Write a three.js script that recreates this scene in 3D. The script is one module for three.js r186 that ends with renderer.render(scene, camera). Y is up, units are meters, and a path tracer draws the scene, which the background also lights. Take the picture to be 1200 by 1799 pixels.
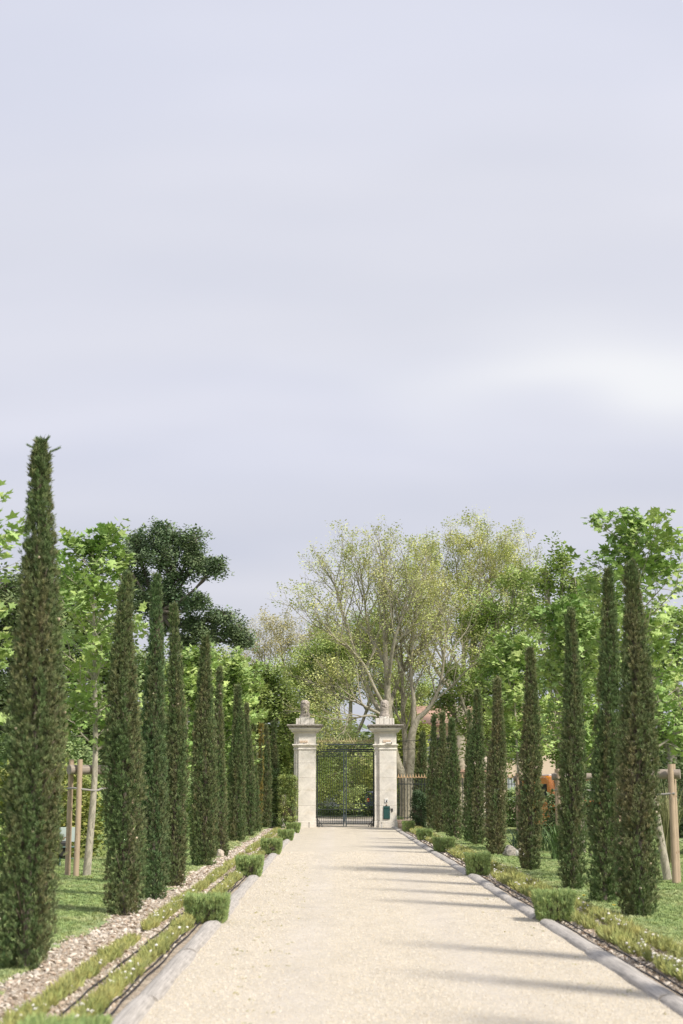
import * as THREE from 'three';
import { mergeGeometries, toCreasedNormals } from 'three/addons/utils/BufferGeometryUtils.js';
import { RoundedBoxGeometry } from 'three/addons/geometries/RoundedBoxGeometry.js';
import { ImprovedNoise } from 'three/addons/math/ImprovedNoise.js';

// ---------------------------------------------------------------- camera
const F = 2498, EYE = 1.7;                                   // focal length in photo pixels (1200 x 1799), eye height in metres
const camera = new THREE.PerspectiveCamera(2 * Math.atan(899.5 / F) * 180 / Math.PI, 1200 / 1799, 0.1, 900);
camera.position.set(0, EYE, 0);
camera.rotation.order = 'YXZ';
camera.rotation.x = Math.atan(487 / F);
camera.rotation.y = -0.0039;
camera.focus = 58;
camera.userData.fStop = 2.4;
camera.updateMatrixWorld(true);

const scene = new THREE.Scene();
const renderer = new THREE.WebGLRenderer({ antialias: true });
renderer.toneMapping = THREE.LinearToneMapping;
const EXPOSURE = 1.2;                                        // the photograph is exposed for the foliage
renderer.toneMappingExposure = EXPOSURE;
renderer.shadowMap.enabled = true;

// ---------------------------------------------------------------- random numbers and noise
function rng(seed) {
  let a = seed >>> 0;
  return () => { a = (a + 0x6d2b79f5) | 0; let t = Math.imul(a ^ (a >>> 15), 1 | a); t = (t + Math.imul(t ^ (t >>> 7), 61 | t)) ^ t; return ((t ^ (t >>> 14)) >>> 0) / 4294967296; };
}
const perlin = new ImprovedNoise();
const noise = (x, y, z = 0.37) => perlin.noise(x + 31.7, y + 17.3, z + 9.1);
function fbm(x, y, z = 0.37, n = 4) { let s = 0, a = 0.5, f = 1; for (let i = 0; i < n; i++) { s += a * noise(x * f, y * f, z * f + i * 7.1); a *= 0.5; f *= 2.03; } return s; }
const clamp = (x, a = 0, b = 1) => Math.min(b, Math.max(a, x));
const mix = (a, b, t) => a + (b - a) * t;
const smooth = (a, b, x) => { const t = clamp((x - a) / (b - a)); return t * t * (3 - 2 * t); };
const V = (x, y, z) => new THREE.Vector3(x, y, z);

// ---------------------------------------------------------------- sky: thin bright high cloud
{
  const de0 = (e) => e * 22, W = 1024, Hh = 512, data = new Float32Array(W * Hh * 4);
  const streak = V(...pixelRay(1150, 690).toArray());
  for (let r = 0; r < Hh; r++) for (let c = 0; c < W; c++) {
    const el = ((r + 0.5) / Hh - 0.5) * Math.PI, az = ((c + 0.5) / W - 0.5) * 2 * Math.PI;
    const d = [Math.cos(el) * Math.cos(az), Math.sin(el), Math.cos(el) * Math.sin(az)];
    const up = Math.max(d[1], 0), k = 1 / (up + 0.22);
    const x = d[0] * k, z = d[2] * k;
    const warp = 0.5 * fbm(x * 0.9 + 7, z * 0.9, 8.2, 3), broad = fbm(x * 0.55 + 3 + warp, z * 1.5 + warp, 1.3, 4), fine = fbm(x * 1.6 + warp * 2, z * 4.6 + 2, 4.2, 5), grey = fbm(x * 0.7 + 11, z * 2.2 + warp * 1.5, 2.7, 4);
    const t = clamp(0.5 + broad * 1.1 + fine * 0.7);         // 0 lavender gap .. 1 white veil
    // one brighter break in the cloud low on the right, soft above and cut off below by a grey layer
    const da = Math.atan2(d[2], d[0]) - Math.atan2(streak.z, streak.x), de = el - Math.asin(streak.y) + 0.1 * da + 0.03 * noise(da * 7, de0(el), 2);
    const s = Math.exp(-Math.pow(da / 0.16, 2)) * (de < 0 ? Math.exp(-Math.pow(de / 0.016, 2)) : Math.exp(-Math.pow(de / 0.05, 2)) * 0.55 + Math.exp(-Math.pow(de / 0.018, 2)) * 0.45);
    const low = 1 - smooth(0.0, 0.3, el), g = clamp(0.5 + grey * 1.3);
    const dim = low * 0.085 + 0.05 * (g - 0.5);
    const R = mix(0.655, 0.765, t) - dim, G = mix(0.682, 0.775, t) - dim, B = mix(0.80, 0.865, t) - dim * 1.35;
    const i = (r * W + c) * 4, w = s * 0.85;
    data[i] = mix(R, 0.93, w) / EXPOSURE; data[i + 1] = mix(G, 0.94, w) / EXPOSURE; data[i + 2] = mix(B, 0.96, w) / EXPOSURE; data[i + 3] = 1;
  }
  const sky = new THREE.DataTexture(data, W, Hh, THREE.RGBAFormat, THREE.FloatType);
  sky.mapping = THREE.EquirectangularReflectionMapping; sky.magFilter = THREE.LinearFilter; sky.needsUpdate = true;
  scene.background = sky; scene.environment = sky;
}
// ---------------------------------------------------------------- sun, veiled by thin cloud, behind the camera to the right
const SUN = V(0.77, 0, 0.64).normalize().multiplyScalar(Math.cos(0.82)).setY(Math.sin(0.82));
const sun = new THREE.DirectionalLight(new THREE.Color().setRGB(1, 0.93, 0.83), 4.1);
sun.position.copy(SUN).multiplyScalar(120); sun.target.position.set(0, 0, -40);
sun.position.add(sun.target.position);
sun.castShadow = true; sun.shadow.radius = 12; sun.shadow.mapSize.set(4096, 4096);
Object.assign(sun.shadow.camera, { left: -90, right: 90, top: 90, bottom: -90, near: 1, far: 320 });
scene.add(sun, sun.target);

// ---------------------------------------------------------------- photo pixels to places on the ground or at a known distance
function pixelRay(px, py) { return V((px - 600) / F, (899.5 - py) / F, -1).applyQuaternion(camera.quaternion).normalize(); }
function G(px, py, y = 0) { const d = pixelRay(px, py), t = (y - EYE) / d.y; return V(d.x * t, y, d.z * t); }
function at(px, py, dist) { const d = pixelRay(px, py), t = dist / -d.z; return V(d.x * t, EYE + d.y * t, -dist); }
const metres = (px, dist) => px * dist / F;                   // size of px photo pixels at that distance

// ---------------------------------------------------------------- naming helpers
const used = new Map();
function numbered(name) { const n = used.get(name) ?? 0; used.set(name, n + 1); return n ? `${name}_${String(n).padStart(3, '0')}` : name; }
function shade(o) { o.traverse((m) => { if (m.isMesh) { m.castShadow = true; m.receiveShadow = true; } }); return o; }
function thing(name, label, category, pos = [0, 0, 0], turn = 0, group) {
  const o = new THREE.Group(); o.name = numbered(name); o.position.set(...(pos.toArray ? pos.toArray() : pos)); o.rotation.y = turn;
  o.userData = { label, category }; if (group) o.userData.group = group;
  scene.add(o); return o;
}
function part(name, geometry, material, parent, kind) {
  const m = new THREE.Mesh(geometry, material); m.name = name; m.castShadow = m.receiveShadow = true;
  if (kind) m.userData.kind = kind;
  parent.add(m); return m;
}
function solid(name, geometry, material, label, category, group) {   // a thing that is one mesh
  const m = part(numbered(name), geometry, material, scene);
  m.userData = { label, category }; if (group) m.userData.group = group;
  return m;
}
function structure(name, geometry, material) { const m = part(numbered(name), geometry, material, scene, 'structure'); return m; }
const M4 = new THREE.Matrix4(), Q = new THREE.Quaternion(), UPV = V(0, 1, 0);
// copies: list of { p, q, s (number or Vector3), c: [r, g, b] }
function scatter(name, geometry, material, copies, parent) {
  const m = new THREE.InstancedMesh(geometry, material, copies.length), col = new THREE.Color(), sc = V(1, 1, 1);
  copies.forEach((k, i) => {
    if (k.s.isVector3) sc.copy(k.s); else sc.setScalar(k.s);
    m.setMatrixAt(i, M4.compose(k.p, k.q, sc));
    m.setColorAt(i, col.setRGB(k.c[0], k.c[1], k.c[2]));
  });
  m.name = name; m.userData.kind = 'stuff'; m.castShadow = m.receiveShadow = true;
  parent.add(m); return m;
}
function turnTo(dir, spin) { const q = new THREE.Quaternion().setFromUnitVectors(UPV, dir); return q.multiply(new THREE.Quaternion().setFromAxisAngle(UPV, spin)); }
const ordinal = (n) => ['first', 'second', 'third', 'fourth', 'fifth', 'sixth', 'seventh', 'eighth', 'ninth', 'tenth', 'eleventh', 'twelfth', 'thirteenth', 'fourteenth', 'fifteenth', 'sixteenth', 'seventeenth', 'eighteenth', 'nineteenth', 'twentieth'][n - 1] ?? `${n}th`;

// ---------------------------------------------------------------- textures
function tex(size, fn, srgb = true, repeat = 1) {           // fn(u, v) -> [r, g, b] linear 0..1, tiling is up to fn
  const d = new Uint8Array(size * size * 4), enc = (x) => { x = clamp(x); return Math.round(255 * (srgb ? (x <= 0.0031308 ? 12.92 * x : 1.055 * Math.pow(x, 1 / 2.4) - 0.055) : x)); };
  for (let j = 0; j < size; j++) for (let i = 0; i < size; i++) { const c = fn((i + 0.5) / size, (j + 0.5) / size, i, j), k = (j * size + i) * 4; d[k] = enc(c[0]); d[k + 1] = enc(c[1]); d[k + 2] = enc(c[2]); d[k + 3] = 255; }
  const t = new THREE.DataTexture(d, size, size); t.magFilter = THREE.LinearFilter; t.minFilter = THREE.LinearMipmapLinearFilter; t.generateMipmaps = true;
  t.wrapS = t.wrapT = THREE.RepeatWrapping; t.repeat.set(repeat, repeat); if (srgb) t.colorSpace = THREE.SRGBColorSpace; t.needsUpdate = true; return t;
}
// noise that tiles over the unit square (a torus in four turns of sines)
function tiled(u, v, f, seed = 0) {
  const a = u * 2 * Math.PI, b = v * 2 * Math.PI, r = f / (2 * Math.PI);
  return noise(r * Math.cos(a) + seed, r * Math.sin(a) + r * Math.cos(b) * 1.0, r * Math.sin(b) + seed * 1.7);
}
function cells(n, seed) {                                     // tiling pebbles: nearest of jittered points -> [edge distance, id]
  const R = rng(seed), pts = []; for (let i = 0; i < n * n; i++) pts.push([R(), R(), R()]);
  return (u, v) => {
    const x = u * n, y = v * n, ix = Math.floor(x), iy = Math.floor(y); let d1 = 9, d2 = 9, id = 0;
    for (let j = -1; j <= 1; j++) for (let i = -1; i <= 1; i++) {
      const p = pts[((iy + j + n) % n) * n + ((ix + i + n) % n)], dx = ix + i + p[0] - x, dy = iy + j + p[1] - y, d = Math.hypot(dx, dy);
      if (d < d1) { d2 = d1; d1 = d; id = p[2]; } else if (d < d2) d2 = d;
    }
    return [d2 - d1, id, d1];
  };
}
const pebbleCells = cells(110, 5);
const gravelMap = tex(1024, (u, v) => {
  const [e, id] = pebbleCells(u, v), n = tiled(u, v, 9, 3) * 0.05 + tiled(u, v, 40, 8) * 0.05;
  const k = 0.9 + 0.17 * id + n - (e < 0.08 ? 0.1 : 0), warm = (id * 7.3) % 1;
  return [0.655 * k, (0.578 + 0.03 * (1 - warm)) * k, (0.445 + 0.09 * (1 - warm)) * k];
});
const gravelBump = tex(1024, (u, v) => { const [e, id, d] = pebbleCells(u, v), h = clamp(e * 1.6) * 0.6 + id * 0.3; return [h, h, h]; }, false);
const bedCells = cells(46, 12);
const bedMap = tex(512, (u, v) => {
  const [e, id] = bedCells(u, v), n = tiled(u, v, 6, 2) + tiled(u, v, 22, 5) * 0.6, stone = id > 0.45;
  const k = 0.85 + 0.5 * ((id * 5.1) % 1) + n * 0.2;
  return stone ? [0.5 * k, 0.435 * k, 0.35 * k] : [0.4 * k, 0.32 * k, 0.24 * k];
});
const bedBump = tex(512, (u, v) => { const [e, id] = bedCells(u, v), h = clamp(e * 1.5) * (0.3 + 0.7 * id); return [h, h, h]; }, false);
const lawnMap = tex(512, (u, v) => {
  const n = tiled(u, v, 5, 1) * 0.5 + tiled(u, v, 17, 4) * 0.5, m = tiled(u, v, 90, 7), s = tiled(u, v, 60, 11);
  const k = 1 + 0.5 * n + 0.6 * m, dry = smooth(0.15, 0.6, n + s * 0.5);
  return [mix(0.22, 0.36, dry) * k, mix(0.29, 0.35, dry) * k, mix(0.12, 0.2, dry) * k];
});
const stoneMap = tex(512, (u, v) => {
  const n = tiled(u, v, 4, 6) + 0.6 * tiled(u, v, 13, 2) + 0.35 * tiled(u, v, 45, 9), pit = tiled(u, v, 70, 3) > 0.42 ? 0.12 : 0, ochre = smooth(0.1, 0.7, tiled(u, v, 3, 15));
  const k = 1 + n * 0.15 - pit; return [0.75 * k, mix(0.71, 0.67, ochre) * k, mix(0.64, 0.55, ochre) * k];
});
const stoneBump = tex(512, (u, v) => { const h = 0.5 + 0.25 * tiled(u, v, 30, 2) + 0.25 * tiled(u, v, 80, 5); return [h, h, h]; }, false);
const oldStoneMap = tex(512, (u, v) => {
  const n = tiled(u, v, 6, 6) + 0.7 * tiled(u, v, 19, 2) + 0.6 * tiled(u, v, 60, 9), lichen = smooth(0.15, 0.55, tiled(u, v, 9, 21) + 0.6 * tiled(u, v, 33, 4));
  const k = 1 + n * 0.3; return [mix(0.34, 0.10, lichen) * k, mix(0.31, 0.095, lichen) * k, mix(0.27, 0.085, lichen) * k];
});
const barkMap = tex(512, (u, v) => {                          // plane bark: pale with olive and grey flakes
  const n = tiled(u, v, 7, 4) + 0.5 * tiled(u, v, 21, 8), k = 1 + 0.25 * tiled(u, v, 50, 1), f = smooth(0.0, 0.12, n), g = smooth(0.3, 0.38, tiled(u, v, 9, 31));
  const a = [0.40, 0.365, 0.28], b = [0.28, 0.26, 0.195], c = [0.22, 0.2, 0.15];
  return [0, 1, 2].map((i) => mix(mix(a[i], b[i], f), c[i], g) * k);
});
const greyWoodMap = tex(512, (u, v) => {                      // weathered grain along v
  const g = noise(Math.cos(u * 6.283) * 9, Math.sin(u * 6.283) * 9, v * 1.0) + 0.6 * noise(Math.cos(u * 6.283) * 26, Math.sin(u * 6.283) * 26, Math.sin(v * 6.283) * 1.2), n = tiled(u, v, 8, 2);
  const crack = noise(Math.cos(u * 6.283) * 14 + 5, Math.sin(u * 6.283) * 14, Math.sin(v * 6.283) * 0.9 + 4) > 0.46 ? 0.45 : 1, k = (1 + 0.35 * g + 0.2 * n) * crack;
  return [0.44 * k, 0.41 * k, 0.375 * k];
});
const newWoodMap = tex(256, (u, v) => {
  const g = noise(Math.cos(u * 6.283) * 6, Math.sin(u * 6.283) * 6, Math.sin(v * 6.283) * 1.1) + 0.5 * noise(Math.cos(u * 6.283) * 17, Math.sin(u * 6.283) * 17, Math.sin(v * 6.283) * 1.5), knot = smooth(0.45, 0.6, tiled(u, v, 9, 3));
  const k = 1 + 0.3 * g; return [mix(0.44, 0.28, knot) * k, mix(0.335, 0.18, knot) * k, mix(0.235, 0.11, knot) * k];
});

// ---------------------------------------------------------------- materials
const std = (o) => new THREE.MeshStandardMaterial({ roughness: 0.9, ...o });
const rgb = (r, g, b) => new THREE.Color().setRGB(r, g, b);
const MAT = {
  gravel: std({ map: gravelMap, bumpMap: gravelBump, bumpScale: 0.012, roughness: 0.95 }),
  bed: std({ map: bedMap, bumpMap: bedBump, bumpScale: 0.02, roughness: 1 }),
  lawn: std({ map: lawnMap, roughness: 1 }),
  stone: std({ map: stoneMap, bumpMap: stoneBump, bumpScale: 0.004, roughness: 0.9 }),
  oldStone: std({ map: oldStoneMap, bumpMap: stoneBump, bumpScale: 0.012, roughness: 1 }),
  bark: std({ map: barkMap, roughness: 0.9 }),
  paleBark: std({ map: barkMap, color: rgb(1.15, 1.15, 1.2), roughness: 0.9 }),
  darkBark: std({ color: rgb(0.15, 0.13, 0.105), roughness: 1 }),
  greyWood: std({ map: greyWoodMap, bumpMap: greyWoodMap, bumpScale: 0.006, roughness: 0.9 }),
  oldWood: std({ map: greyWoodMap, color: rgb(0.72, 0.66, 0.6), roughness: 0.9 }),
  newWood: std({ map: newWoodMap, roughness: 0.8 }),
  rope: std({ color: rgb(0.33, 0.31, 0.29), roughness: 1 }),
  innerTwig: std({ color: rgb(0.2, 0.165, 0.12), roughness: 1 }),
  spray: std({ color: 0xffffff, roughness: 0.85, side: THREE.DoubleSide }),
  leaf: new THREE.MeshPhysicalMaterial({ color: 0xffffff, roughness: 0.75, transmission: 0.22, thickness: 0, side: THREE.DoubleSide }),
  pebble: std({ color: 0xffffff, roughness: 0.9 }),
  iron: std({ color: rgb(0.03, 0.038, 0.04), roughness: 0.55, metalness: 0.2 }),
  stile: std({ color: rgb(0.06, 0.08, 0.09), roughness: 0.5, metalness: 0.2 }),
  gilt: std({ color: rgb(0.52, 0.45, 0.25), roughness: 0.5, metalness: 0.35 }),
  hose: std({ color: rgb(0.025, 0.022, 0.024), roughness: 0.7 }),
  greenPaint: std({ color: rgb(0.022, 0.085, 0.08), roughness: 0.5 }),
  white: std({ color: rgb(0.75, 0.75, 0.73), roughness: 0.6 }),
  black: std({ color: rgb(0.015, 0.015, 0.015), roughness: 0.6 }),
  rust: std({ color: rgb(0.2, 0.1, 0.05), roughness: 0.9 }),
};

// ---------------------------------------------------------------- small geometry tools
function quadSheet(x0, x1, z0, z1, y, nx, nz, bump = 0, edge) {      // a sheet with uv in metres
  const g = new THREE.PlaneGeometry(1, 1, nx, nz), p = g.attributes.position, uv = g.attributes.uv;
  for (let i = 0; i < p.count; i++) {
    const u = p.getX(i) + 0.5, v = p.getY(i) + 0.5, z = mix(z0, z1, v); let a = x0, b = x1;
    if (edge) [a, b] = edge(z);
    const x = mix(a, b, u); p.setXYZ(i, x, y + bump * fbm(x * 1.3, z * 1.3, 0.2, 3), z); uv.setXY(i, x, z);
  }
  g.computeVertexNormals(); return g;
}
const withRepeat = (m, k) => { const c = m.clone(); for (const n of ['map', 'bumpMap']) if (c[n]) { c[n] = c[n].clone(); c[n].repeat.set(k, k); c[n].needsUpdate = true; } return c; };
class Wood {                                                  // tapered tubes joined into one surface
  constructor() { this.p = []; this.n = []; this.t = []; this.i = []; }
  tube(pts, radii, sides = 6, cap = false) {
    const base = this.p.length / 3, N = pts.length; let along = 0, side = null;
    for (let k = 0; k < N; k++) {
      const tan = pts[Math.min(k + 1, N - 1)].clone().sub(pts[Math.max(k - 1, 0)]).normalize();
      if (!side) { side = Math.abs(tan.y) < 0.9 ? V(0, 1, 0).cross(tan) : V(1, 0, 0).cross(tan); }
      side = side.sub(tan.clone().multiplyScalar(side.dot(tan))).normalize();
      const oth = tan.clone().cross(side); if (k) along += pts[k].distanceTo(pts[k - 1]);
      for (let j = 0; j <= sides; j++) {
        const a = j / sides * 2 * Math.PI, c = Math.cos(a), s = Math.sin(a), nx = side.x * c + oth.x * s, ny = side.y * c + oth.y * s, nz = side.z * c + oth.z * s, r = radii[k];
        this.p.push(pts[k].x + nx * r, pts[k].y + ny * r, pts[k].z + nz * r); this.n.push(nx, ny, nz); this.t.push(j / sides * Math.max(1, Math.round(radii[0] * 6)), along);
      }
      if (k) for (let j = 0; j < sides; j++) { const a = base + (k - 1) * (sides + 1) + j, b = a + sides + 1; this.i.push(a, a + 1, b, b, a + 1, b + 1); }
    }
    if (cap) for (const k of [0, N - 1]) {
      const c = this.p.length / 3, tan = pts[Math.min(k + 1, N - 1)].clone().sub(pts[Math.max(k - 1, 0)]).normalize().multiplyScalar(k ? 1 : -1);
      this.p.push(pts[k].x, pts[k].y, pts[k].z); this.n.push(tan.x, tan.y, tan.z); this.t.push(0.5, 0.5);
      for (let j = 0; j <= sides; j++) { const o = (base + k * (sides + 1) + j) * 3; this.p.push(this.p[o], this.p[o + 1], this.p[o + 2]); this.n.push(tan.x, tan.y, tan.z); this.t.push(0.5 + 0.5 * Math.cos(j), 0.5 + 0.5 * Math.sin(j)); }
      for (let j = 0; j < sides; j++) k ? this.i.push(c, c + 1 + j, c + 2 + j) : this.i.push(c, c + 2 + j, c + 1 + j);
    }
    return this;
  }
  geometry() {
    const g = new THREE.BufferGeometry();
    g.setAttribute('position', new THREE.Float32BufferAttribute(this.p, 3)); g.setAttribute('normal', new THREE.Float32BufferAttribute(this.n, 3)); g.setAttribute('uv', new THREE.Float32BufferAttribute(this.t, 2)); g.setIndex(this.i); return g;
  }
}
const rod = (a, b, r, sides = 6) => new Wood().tube([a, b], [r, r], sides, true).geometry();
function curve(pts, n) { const c = new THREE.CatmullRomCurve3(pts); return c.getPoints(n); }
function soup(tris) { const g = new THREE.BufferGeometry(); g.setAttribute('position', new THREE.Float32BufferAttribute(tris.flat(2), 3)); g.computeVertexNormals(); return g; }
function box(w, h, d, x = 0, y = 0, z = 0, r = 0) { const g = r ? new RoundedBoxGeometry(w, h, d, 2, r) : new THREE.BoxGeometry(w, h, d); g.translate(x, y, z); return g; }
function merged(list) { return mergeGeometries(list.map((g) => { const n = g.index ? g.toNonIndexed() : g; for (const k of Object.keys(n.attributes)) if (!['position', 'normal', 'uv'].includes(k)) n.deleteAttribute(k); return n; })); }

// ---------------------------------------------------------------- leaves and sprays used by many plants
function diamond(out, base, dir, side, len, wid, lift = 0.15) {   // one narrow leaf of four triangles, folded
  const mid = base.clone().addScaledVector(dir, len * 0.45), tip = base.clone().addScaledVector(dir, len), nor = dir.clone().cross(side).normalize();
  const a = mid.clone().addScaledVector(side, wid / 2).addScaledVector(nor, lift * wid), b = mid.clone().addScaledVector(side, -wid / 2).addScaledVector(nor, lift * wid);
  out.push([base.toArray(), a.toArray(), tip.toArray()], [base.toArray(), tip.toArray(), b.toArray()]);
}
function makeSpray(seed, n, spread, wid, len) {               // upright feathery tuft about one unit tall
  const R = rng(seed), out = [];
  for (let k = 0; k < n; k++) {
    const a = k / n * 2 * Math.PI * 2.62 + R(), e = spread * (0.3 + 0.9 * R()), d = V(Math.cos(a) * e, 1, Math.sin(a) * e).normalize();
    const side = d.clone().cross(V(R() - 0.5, R() - 0.5, R() - 0.5)).normalize(), b = V(Math.cos(a) * 0.05, R() * 0.55, Math.sin(a) * 0.05);
    diamond(out, b, d, side, len * (0.7 + 0.5 * R()), wid * (0.8 + 0.4 * R()));
  }
  return soup(out);
}
const sprayGeo = makeSpray(11, 13, 0.6, 0.14, 0.6);
const needleGeo = makeSpray(23, 12, 0.4, 0.09, 0.6);
const coverGeo = makeSpray(29, 12, 0.55, 0.09, 0.62);
function makeTuft(seed, n, wid) {
  const R = rng(seed), out = [];
  for (let k = 0; k < n; k++) {
    const a = R() * 6.28, b = V((R() - 0.5) * 1.5, 0, (R() - 0.5) * 1.5), d = V(Math.cos(a) * 0.5, 0.9, Math.sin(a) * 0.5).normalize(), side = V(-Math.sin(a + 0.6 * R()), 0, Math.cos(a));
    const p1 = b.clone().addScaledVector(d, 0.6), p2 = p1.clone().addScaledVector(V(d.x * 1.3, d.y * 0.5, d.z * 1.3), 0.5 * (0.5 + R()));
    const q = (p, s) => p.clone().addScaledVector(side, s * wid).toArray();
    out.push([q(b, -1), q(b, 1), q(p1, 0.8)], [q(b, -1), q(p1, 0.8), q(p1, -0.8)], [q(p1, -0.8), q(p1, 0.8), p2.toArray()]);
  }
  return soup(out);
}
const tuftGeo = makeTuft(3, 14, 0.07);
function palmate(out, base, dir, side, size, R) {             // plane leaf: five pointed lobes, slightly folded
  const nor = dir.clone().cross(side).normalize(), c = base.clone().addScaledVector(dir, size * 0.36);
  const prof = [[-2.75, 0.3], [-2.1, 0.55], [-1.6, 0.3], [-1.02, 0.6], [-0.55, 0.33], [0, 0.66], [0.55, 0.33], [1.02, 0.6], [1.6, 0.3], [2.1, 0.55], [2.75, 0.3]];
  const P = prof.map(([a, r]) => c.clone().addScaledVector(dir, Math.cos(a) * r * size).addScaledVector(side, Math.sin(a) * r * size).addScaledVector(nor, (Math.abs(Math.sin(a)) * 0.16 - 0.12 * r) * size * (0.7 + 0.6 * R())).toArray());
  for (let k = 0; k < P.length - 1; k++) out.push([c.toArray(), P[k], P[k + 1]]);
  out.push([c.toArray(), P[P.length - 1], P[0]]);
}
function makeCluster(seed, n, size, palm, spread = 0.5) {     // a twig end with n leaves within about half a unit
  const R = rng(seed), out = [];
  for (let k = 0; k < n; k++) {
    const a = k * 2.4 + R(), y = (k / n - 0.5) * spread, d = V(Math.cos(a), 0.25 - 0.9 * R() * R(), Math.sin(a)).normalize(), b = V(Math.cos(a) * 0.12 * R(), y, Math.sin(a) * 0.12 * R()).addScaledVector(d, spread * 0.5 * R());
    const side = d.clone().cross(V(R() * 0.8 - 0.4, 1, R() * 0.8 - 0.4)).normalize(), s = size * (0.65 + 0.6 * R());
    palm ? palmate(out, b, d, side, s, R) : diamond(out, b, d, side, s, s * 0.72);
  }
  return soup(out);
}
const palmCluster = makeCluster(41, 5, 0.62, true, 0.7);
const leafCluster = makeCluster(43, 9, 0.42, false, 0.9);
const smallCluster = makeCluster(47, 10, 0.3, false, 0.95);
const vary = (R, c, amount, hue = 0) => { const k = 1 + (R() * 2 - 1) * amount, h = (R() * 2 - 1) * hue; return [c[0] * k * (1 + h), c[1] * k, c[2] * k * (1 - h)]; };
const blend = (a, b, t) => [mix(a[0], b[0], t), mix(a[1], b[1], t), mix(a[2], b[2], t)];
const randomTurn = (R) => new THREE.Quaternion().setFromEuler(new THREE.Euler((R() - 0.5) * 1.4, R() * 6.283, (R() - 0.5) * 1.4));

// ================================================================ THE GROUND
const kerbL = (z) => mix(-1.44, -1.56, clamp((-z - 10) / 52)), kerbR = (z) => mix(2.62, 2.5, clamp((-z - 10) / 52));
const lawnEdgeL = (z) => -2.95 - 0.45 * fbm(3.1, z * 0.55, 0.5, 3) - 0.1 * noise(1, z * 2.5), lawnEdgeR = (z) => 3.72 + 0.3 * fbm(8.1, z * 0.5, 0.5, 3) + 0.1 * noise(5, z * 2.5);
const GATE = 65.3;
structure('ground', quadSheet(-320, 320, 60, -420, -0.05, 60, 60), withRepeat(MAT.lawn, 0.3));
structure('planting_bed', quadSheet(0, 1, 2, -64.6, 0.0, 24, 260, 0.03, (z) => [-4.0, kerbL(z) + 0.05]), withRepeat(MAT.bed, 0.8));
structure('planting_bed', quadSheet(0, 1, 2, -64.6, 0.0, 24, 260, 0.03, (z) => [kerbR(z) - 0.05, 4.5]), withRepeat(MAT.bed, 0.8));
structure('lawn', quadSheet(0, 1, 2, -72, 0.012, 60, 260, 0.04, (z) => [-34, lawnEdgeL(z)]), withRepeat(MAT.lawn, 0.5));
structure('lawn', quadSheet(0, 1, 2, -72, 0.012, 60, 260, 0.04, (z) => [lawnEdgeR(z), 34]), withRepeat(MAT.lawn, 0.5));
{ // worn wheel tracks are paler and finer, the loose gravel between and beside them is more ochre
  const g = quadSheet(0, 1, 2, -66.2, 0.016, 48, 320, 0, (z) => [kerbL(z) - 0.06, kerbR(z) + 0.06]), p = g.attributes.position, c = [];
  for (let i = 0; i < p.count; i++) {
    const x = p.getX(i), z = p.getZ(i), wob = 0.12 * noise(3, z * 0.15), n = fbm(x * 1.1, z * 0.35, 5, 4), n2 = fbm(x * 3.5, z * 1.6, 9, 3), track = Math.max(Math.exp(-Math.pow((x - wob + 0.3) / 0.3, 2)), Math.exp(-Math.pow((x - wob - 1.4) / 0.3, 2))) * (0.7 + 0.8 * n);
    const k = 1 + 0.1 * n + 0.12 * n2, w = clamp(track); c.push(k * mix(0.99, 1.0, w), k * mix(0.98, 1.0, w), k * mix(0.955, 1.03, w));
  }
  g.setAttribute('color', new THREE.Float32BufferAttribute(c, 3));
  const m = withRepeat(MAT.gravel, 0.55); m.vertexColors = true; structure('gravel_drive', g, m);
}
structure('road', quadSheet(-60, 60, -66.2, -92, 0.006, 8, 8), std({ color: rgb(0.46, 0.41, 0.34) }));
structure('verge', quadSheet(-80, 80, -92, -150, 0.03, 40, 20, 0.25), withRepeat(MAT.lawn, 0.4));

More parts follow.
